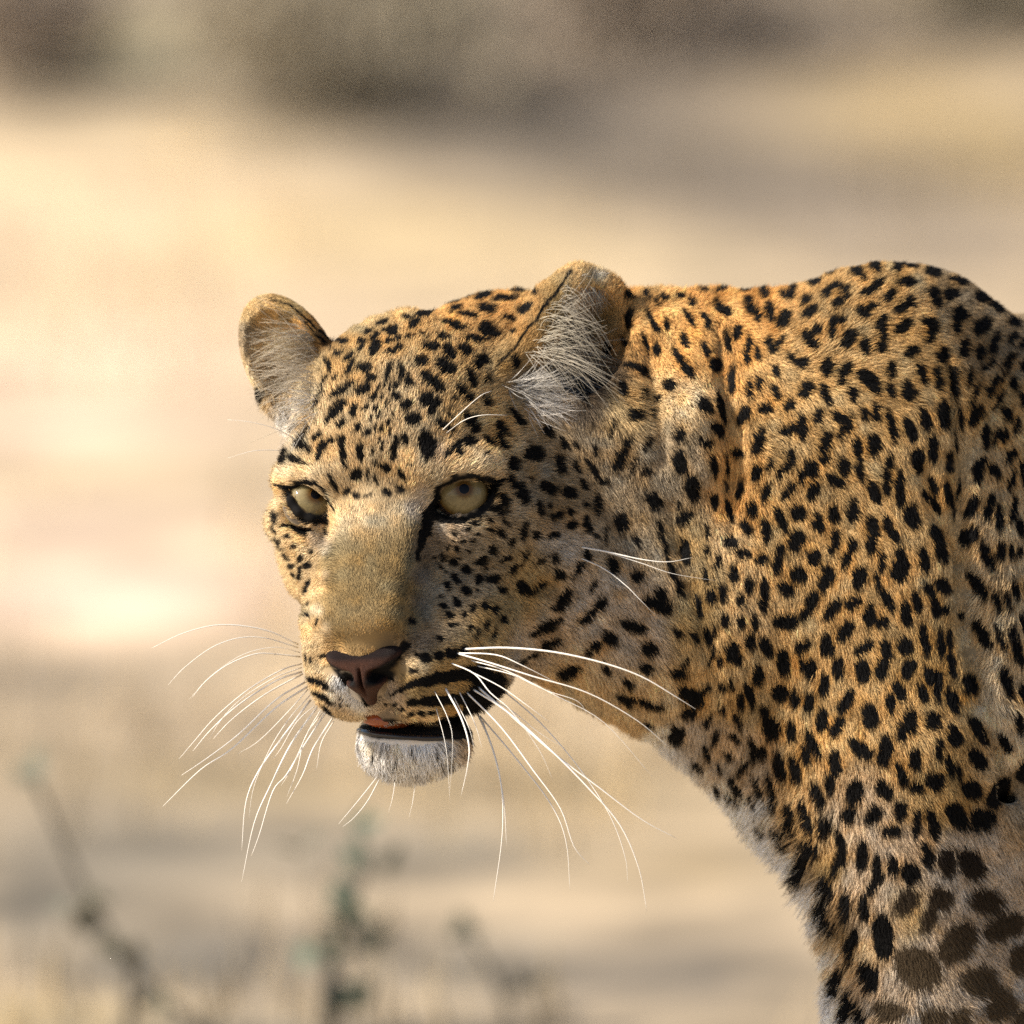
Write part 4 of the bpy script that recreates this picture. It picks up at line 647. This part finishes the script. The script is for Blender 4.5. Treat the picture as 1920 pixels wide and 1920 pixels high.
V, F = tube('tongue', [(684, 1344, tw + 12), (706, 1346, tw + 14), (734, 1352, tw + 10), (765, 1356, tw - 10)], [9, 15, 13, 6], m_tongue, leo, 12, 6); mesh_obj('tongue', W(np.array(V)), F, m_tongue, leo)

# ------------------------------------------------------------------ whiskers
m_wh = mat('whisker', (.80, .77, .71), .35, .5)
WHISK = """562 1207 500 1180 420 1170 350 1185 290 1213|3;562 1213 500 1195 450 1195 400 1213 350 1250 320 1282|2.4;565 1222 520 1212 460 1225 400 1265 358 1310|1.4;565 1230 520 1225 480 1225 430 1245 390 1275 365 1305|3;568 1243 530 1255 470 1290 410 1340 370 1385 340 1420|2.6
568 1258 520 1275 450 1320 400 1365 366 1405|3.6;570 1262 500 1300 440 1345 404 1382|3;575 1277 520 1310 450 1375 390 1420 345 1450|3.4;580 1285 520 1325 440 1400 380 1440 310 1508|3.8;585 1310 540 1370 490 1440 465 1500 457 1590|3.8
600 1320 550 1390 510 1470 480 1540 457 1648|3.6;612 1335 570 1400 540 1450 515 1480 490 1560 475 1600|3.2;625 1345 590 1400 570 1450 540 1503|3;610 1330 575 1380 560 1440 541 1490|2;628 1350 605 1390 596 1440|2;580 1290 545 1330 490 1385 450 1410|2
568 1250 520 1268 460 1305 420 1345 395 1385|2;606 1325 580 1370 548 1440 530 1470|1.8;600 1315 560 1350 530 1400 515 1420|1.6;585 1300 545 1345 510 1400 480 1470 470 1530|1.6
708 1455 680 1490 655 1520 637 1541|2;712 1460 690 1500 665 1530 645 1546|2;742 1462 738 1490 730 1520|1.2;780 1462 775 1500 768 1530|1
868 1215 950 1212 1040 1220 1130 1240 1200 1265 1260 1300 1300 1325|4.2;856 1222 930 1225 980 1245 1040 1275|3;856 1222 920 1240 1000 1265 1100 1295 1190 1345 1250 1395|3.4;880 1235 950 1255 1040 1300 1130 1350 1220 1450|2.4
845 1240 890 1260 920 1295 960 1330 1010 1400 1035 1455|2.6;890 1280 960 1340 1040 1410 1120 1470 1200 1530 1265 1565|4;880 1285 950 1330 1030 1400 1100 1470 1160 1540 1195 1620 1210 1700|3.8;870 1290 940 1360 1000 1440 1050 1510 1075 1580 1105 1615|3.2
893 1330 920 1390 940 1470 942 1560 925 1685|3.8;835 1285 865 1340 880 1390 878 1430 866 1485|3.8;905 1350 930 1420 945 1500 950 1582|3;900 1340 960 1410 1030 1500 1060 1570 1068 1665|3;940 1290 1010 1350 1080 1430 1140 1520 1170 1600 1175 1650|2.4
815 1290 840 1340 850 1385 845 1480|1.5;860 1290 890 1350 905 1400|2;818 1320 838 1400 845 1500|1.3;890 1245 960 1262 1020 1290 1080 1310 1100 1335|2.2;850 1300 880 1360 890 1400|1.6;905 1300 960 1330 1010 1370 1060 1400|2;870 1250 940 1285 990 1320 1030 1350|2.4
1085 1025 1140 1035 1200 1048 1250 1053 1295 1045|3;1085 1045 1130 1065 1170 1095 1200 1125 1225 1150|2;1120 1030 1200 1055 1260 1075 1340 1088|1.4;828 810 860 780 900 745 922 735|2;835 815 870 790 905 780 950 780|2
565 830 520 805 470 792 430 788|1.6;572 832 545 795 525 768|1.6;530 845 480 846 430 860|1.3"""
for tok in WHISK.replace('\n', ';').split(';'):
    pp, r = tok.split('|'); q = list(map(float, pp.split())); pts = [(q[i], q[i + 1]) for i in range(0, len(q), 2)]; r = float(r)
    w0 = surf_w(*pts[0], 260) - 3; n_ = len(pts); left = pts[-1][0] < pts[0][0]; P3 = []
    for i, (x, y) in enumerate(pts):
        t = i / (n_ - 1); w_ = w0 + (55 if left else 95) * math.sin(t * 1.9) * (len(pts) / 5)
        h = surf_w(x, y, -999); w_ = max(w_, h + 6) if i else w_
        P3.append((x, y, w_))
    V, F = tube('whisker', P3, [r * (.60 if left else .54) * (1 - .8 * (i / (n_ - 1)) ** 1.3) for i in range(n_)], m_wh, leo, 6, 5); mesh_obj('whisker', W(np.array(V)), F, m_wh, leo)
print('details', time.time() - T0)

# ------------------------------------------------------------------ ground
def ground_pt(x, y):
    """where the line of sight through (x, y) meets the ground"""
    d = FW * DIST + RI * (x - 960) * PX + UP * (960 - y) * PX; t = -CAMP[2] / d[2]; return CAMP + d * t
SAND, PALE, GREYS, STRAW, MAUVE, DARKG, OLIVE = (.48, .36, .24), (.68, .54, .41), (.21, .19, .16), (.46, .35, .21), (.29, .235, .185), (.16, .14, .115), (.27, .23, .14)
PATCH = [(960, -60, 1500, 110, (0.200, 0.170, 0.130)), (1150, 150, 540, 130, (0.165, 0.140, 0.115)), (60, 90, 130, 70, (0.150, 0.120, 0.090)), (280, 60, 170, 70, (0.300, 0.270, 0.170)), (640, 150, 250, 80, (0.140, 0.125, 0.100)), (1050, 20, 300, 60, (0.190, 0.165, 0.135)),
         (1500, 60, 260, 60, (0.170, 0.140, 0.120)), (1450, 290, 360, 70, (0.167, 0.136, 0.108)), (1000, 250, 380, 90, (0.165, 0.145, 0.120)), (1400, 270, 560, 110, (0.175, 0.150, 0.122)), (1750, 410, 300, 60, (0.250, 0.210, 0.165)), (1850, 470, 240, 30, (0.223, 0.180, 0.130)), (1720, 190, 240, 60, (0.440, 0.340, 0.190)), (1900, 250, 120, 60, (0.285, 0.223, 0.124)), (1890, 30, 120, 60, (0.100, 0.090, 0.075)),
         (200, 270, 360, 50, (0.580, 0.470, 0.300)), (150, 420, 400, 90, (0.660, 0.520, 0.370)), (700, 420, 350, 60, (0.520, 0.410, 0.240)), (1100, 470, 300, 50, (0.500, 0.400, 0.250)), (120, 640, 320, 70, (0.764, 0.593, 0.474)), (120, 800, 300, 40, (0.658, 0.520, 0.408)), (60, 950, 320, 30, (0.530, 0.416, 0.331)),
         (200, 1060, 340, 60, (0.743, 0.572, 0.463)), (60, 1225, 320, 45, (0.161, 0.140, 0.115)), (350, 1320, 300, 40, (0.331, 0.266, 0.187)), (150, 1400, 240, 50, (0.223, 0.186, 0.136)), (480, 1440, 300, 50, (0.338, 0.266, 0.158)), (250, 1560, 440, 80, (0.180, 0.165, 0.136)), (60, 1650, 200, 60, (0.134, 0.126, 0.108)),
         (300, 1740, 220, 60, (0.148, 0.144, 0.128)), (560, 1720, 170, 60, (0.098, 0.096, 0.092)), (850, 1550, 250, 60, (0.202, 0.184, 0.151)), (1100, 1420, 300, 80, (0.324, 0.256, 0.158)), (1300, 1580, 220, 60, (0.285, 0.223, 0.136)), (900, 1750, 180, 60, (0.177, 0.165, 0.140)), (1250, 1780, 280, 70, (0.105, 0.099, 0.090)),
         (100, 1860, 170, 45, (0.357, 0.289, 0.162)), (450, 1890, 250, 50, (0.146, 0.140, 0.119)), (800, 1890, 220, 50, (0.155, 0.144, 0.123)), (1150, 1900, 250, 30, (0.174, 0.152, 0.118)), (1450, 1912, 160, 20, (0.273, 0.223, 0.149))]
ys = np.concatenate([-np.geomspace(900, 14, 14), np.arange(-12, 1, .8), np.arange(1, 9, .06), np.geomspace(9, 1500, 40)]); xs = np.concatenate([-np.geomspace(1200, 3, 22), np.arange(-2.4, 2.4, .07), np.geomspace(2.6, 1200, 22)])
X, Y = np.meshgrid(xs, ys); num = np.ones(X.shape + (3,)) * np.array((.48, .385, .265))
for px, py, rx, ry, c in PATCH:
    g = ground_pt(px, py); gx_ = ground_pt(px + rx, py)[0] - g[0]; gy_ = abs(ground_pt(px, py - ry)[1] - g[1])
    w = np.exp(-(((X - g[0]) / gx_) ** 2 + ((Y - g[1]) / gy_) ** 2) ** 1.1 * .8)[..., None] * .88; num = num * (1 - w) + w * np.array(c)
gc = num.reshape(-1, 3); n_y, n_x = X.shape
Z = .012 * np.sin(X * 5 + np.sin(Y * 3)) * np.sin(Y * 4.3) * (np.abs(Y) < 12); Z = Z - .012
idx_ = np.arange(n_y * n_x).reshape(n_y, n_x); GFc = np.stack([idx_[:-1, :-1], idx_[:-1, 1:], idx_[1:, 1:], idx_[1:, :-1]], -1).reshape(-1, 4)
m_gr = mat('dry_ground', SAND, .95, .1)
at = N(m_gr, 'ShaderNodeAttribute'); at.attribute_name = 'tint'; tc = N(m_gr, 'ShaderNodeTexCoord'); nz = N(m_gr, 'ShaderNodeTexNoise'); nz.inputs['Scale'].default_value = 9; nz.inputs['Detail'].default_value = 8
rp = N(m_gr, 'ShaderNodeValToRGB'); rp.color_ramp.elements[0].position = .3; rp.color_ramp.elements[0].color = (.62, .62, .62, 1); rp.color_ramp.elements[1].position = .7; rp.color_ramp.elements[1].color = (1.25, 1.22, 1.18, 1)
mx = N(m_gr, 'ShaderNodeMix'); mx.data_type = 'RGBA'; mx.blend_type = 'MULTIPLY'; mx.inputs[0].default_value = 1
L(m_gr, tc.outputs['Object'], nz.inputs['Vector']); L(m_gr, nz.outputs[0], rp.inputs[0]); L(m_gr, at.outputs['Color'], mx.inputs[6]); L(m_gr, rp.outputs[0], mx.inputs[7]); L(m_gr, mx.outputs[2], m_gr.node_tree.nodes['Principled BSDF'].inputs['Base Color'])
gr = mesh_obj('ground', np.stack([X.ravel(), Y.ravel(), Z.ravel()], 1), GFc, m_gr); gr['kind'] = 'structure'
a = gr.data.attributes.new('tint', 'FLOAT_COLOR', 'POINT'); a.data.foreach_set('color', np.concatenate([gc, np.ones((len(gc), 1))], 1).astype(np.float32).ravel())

# ------------------------------------------------------------------ plants
def leaf_mesh(ln, wd, bend):
    V = [(0, 0, 0), (ln * .3, wd, bend * .3), (ln * .7, wd * .8, bend), (ln, 0, bend * 1.6), (ln * .7, -wd * .8, bend), (ln * .3, -wd, bend * .3), (ln * .3, 0, -wd * .3 + bend * .3), (ln * .7, 0, bend - wd * .25)]
    F = [(0, 6, 1), (1, 6, 7, 2), (2, 7, 3), (0, 5, 6), (5, 4, 7, 6), (4, 3, 7)]
    me = bpy.data.meshes.new('leaf'); me.from_pydata(V, [], F); me.polygons.foreach_set('use_smooth', [True] * len(F)); return me
m_leaf = mat('green_leaf', (.09, .12, .085), .5, .3); m_leaf2 = mat('dull_leaf', (.12, .125, .095), .6, .3); m_stem = mat('stem', (.12, .11, .09), .8, .2); m_bark = mat('bark', (.16, .135, .11), .9, .1)
def sapling(label, stems, clusters, m, depth, ln=.030):
    root = bpy.data.objects.new('low_shrub', None); link(root); k = 1 + depth / DIST
    def pt(x, y, dz=0.0): return ORG + FW * depth + ((x - 960) * PX * RI + (960 - y) * PX * UP) * k + FW * dz
    b0 = pt(*stems[0][0]); root.location = (b0[0], b0[1], 0); o0 = np.array([b0[0], b0[1], 0.0]); root['label'] = label; root['category'] = 'shrub'; root['group'] = 'low green shrubs behind the leopard'
    for st in stems:
        P_ = [pt(*p) - o0 for p in st]
        if P_[0][2] > 0: P_ = [np.array([P_[0][0], P_[0][1], -.01])] + P_
        V, F = tube('stem', P_, list(np.linspace(.0035, .0018, len(P_))), None, None, 6, 4); mesh_obj('stem', V, F, m_stem, root)
    me = leaf_mesh(ln, ln * .36, .004); me.materials.append(m)
    for cx, cy, n_, sp in clusters:
        for i in range(n_):
            p = pt(cx + rng.normal() * sp * 1.1, cy + rng.normal() * sp * .6, rng.normal() * .012) - o0; o = bpy.data.objects.new('leaf', me); link(o, root); o.location = p
            o.rotation_euler = (rng.normal() * .7, rng.normal() * .7, rng.random() * 6.28); sc_ = .7 + .6 * rng.random(); o.scale = (sc_,) * 3
sapling('thin slanting shrub with dark leaf tufts at the lower left', [[(420, 1960), (330, 1895), (240, 1800), (175, 1700), (120, 1590), (62, 1450)], [(240, 1800), (215, 1790)]],
        [(62, 1452, 6, 9), (180, 1700, 8, 12), (225, 1800, 4, 10), (290, 1860, 3, 10)], m_leaf2, 1.55, .015)
sapling('upright green leafed shrub standing below the chin', [[(615, 1960), (610, 1860), (630, 1740), (680, 1640), (668, 1550)], [(630, 1740), (700, 1780)], [(610, 1860), (670, 1890)]],
        [(668, 1552, 3, 7), (688, 1632, 5, 12), (650, 1730, 9, 17), (695, 1775, 5, 9), (655, 1885, 6, 16), (600, 1800, 4, 9), (575, 1590, 2, 8)], m_leaf, 1.6, .019)
sapling('small sparse shrub with two leaf tufts right of the green one', [[(960, 1960), (940, 1860), (876, 1750)], [(940, 1860), (985, 1850)]], [(876, 1752, 5, 8), (985, 1850, 5, 10)], m_leaf2, 1.7, .013)
def bush(label, x, y, wid, hgt, m):
    g = ground_pt(x, y); root = bpy.data.objects.new('dry_bush', None); link(root); root.location = (g[0], g[1], 0); root['label'] = label; root['category'] = 'bush'; root['group'] = 'dry grey bushes in the background'
    for i in range(9):
        a = rng.random() * 6.28; r = wid * (.2 + .5 * rng.random()); h = hgt * (.6 + .4 * rng.random())
        V, F = tube('branch', [np.array([0, 0, -.02]), np.array([math.cos(a) * r * .4, math.sin(a) * r * .4, h * .5]), np.array([math.cos(a) * r, math.sin(a) * r, h])], [.008, .005, .002], None, None, 5, 4); mesh_obj('branch', V, F, m_bark, root)
    n_ = 1500; V = np.zeros((n_, 4, 3)); c = rng.standard_normal((n_, 3)) * (wid * .38, wid * .38, hgt * .28) + (0, 0, hgt * .55); c[:, 2] = np.abs(c[:, 2])
    d1 = rng.standard_normal((n_, 3)); d1 /= np.linalg.norm(d1, axis=1, keepdims=True); d2 = np.cross(d1, rng.standard_normal((n_, 3))); d2 /= np.linalg.norm(d2, axis=1, keepdims=True)
    V[:, 0] = c - d1 * .014; V[:, 1] = c + d2 * .005; V[:, 2] = c + d1 * .014; V[:, 3] = c - d2 * .005
    f = mesh_obj('foliage', V.reshape(-1, 3), np.arange(n_ * 4).reshape(-1, 4), m, root, False); f['kind'] = 'stuff'
m_dry = mat('dry_leaf', (.30, .26, .19), .8, .1); m_dry2 = mat('grey_leaf', (.34, .28, .22), .8, .1)
bush('dark grey bush at the top left of centre', 640, 170, .16, .10, m_dry); bush('brown dry bush in the top left corner', 40, 110, .08, .07, m_dry2)
bush('wide grey brown bush at the top right of centre', 1200, 90, .16, .12, m_dry2); bush('dark bush at the top right corner', 1880, 20, .16, .10, m_dry)
# dry grass, one mass
def grass(name, n_, box, col_, hmax, seed):
    r = np.random.default_rng(seed); x = r.uniform(box[0], box[1], n_); y = r.uniform(box[2], box[3], n_); keep = smooth_noise(400, 18, seed)[(np.clip((y - box[2]) / (box[3] - box[2]) * 399, 0, 399)).astype(int), (np.clip((x - box[0]) / (box[1] - box[0]) * 399, 0, 399)).astype(int)] > .1
    x, y = x[keep], y[keep]; n_ = len(x); h = hmax * (.3 + .7 * r.random(n_)); a = r.random(n_) * 6.28; le = r.normal(0, .5, n_); V = np.zeros((n_, 4, 3)); b = np.stack([x, y, np.full(n_, -.02)], 1)
    wv = np.stack([np.cos(a), np.sin(a), np.zeros(n_)], 1) * .0016; lean = np.stack([-np.sin(a) * le, np.cos(a) * le, np.ones(n_)], 1) * h[:, None]
    V[:, 0] = b - wv; V[:, 1] = b + wv; V[:, 2] = b + lean + wv * .3; V[:, 3] = b + lean - wv * .3
    gm = mat(name, col_, .85, .1); attr_col(gm, 'tint'); o = mesh_obj(name, V.reshape(-1, 3), np.arange(n_ * 4).reshape(-1, 4), gm, None, False)
    jx = np.clip(np.searchsorted(xs, x), 0, len(xs) - 1); jy = np.clip(np.searchsorted(ys, y), 0, len(ys) - 1); tc_ = gc.reshape(n_y, n_x, 3)[jy, jx] * np.array([1.05, 1.0, .86]) * (.8 + .5 * r.random((n_, 1)))
    ta = o.data.attributes.new('tint', 'FLOAT_COLOR', 'POINT'); ta.data.foreach_set('color', np.repeat(np.concatenate([np.clip(tc_, 0, .9), np.ones((n_, 1))], 1), 4, axis=0).astype(np.float32).ravel()); o['kind'] = 'stuff'; o['label'] = 'dry straw coloured grass scattered over the sandy ground' if n_ < 20000 else 'sparse dry grass spread wide over the sandy ground'; o['category'] = 'grass'
grass('dry_grass', 26000, (-1.2, 1.2, .9, 9), (.50, .38, .20), .045, 5)
grass('dry_grass', 34000, (-6, 6, -4, 16), (.50, .38, .20), .05, 9)
print('done', time.time() - T0)
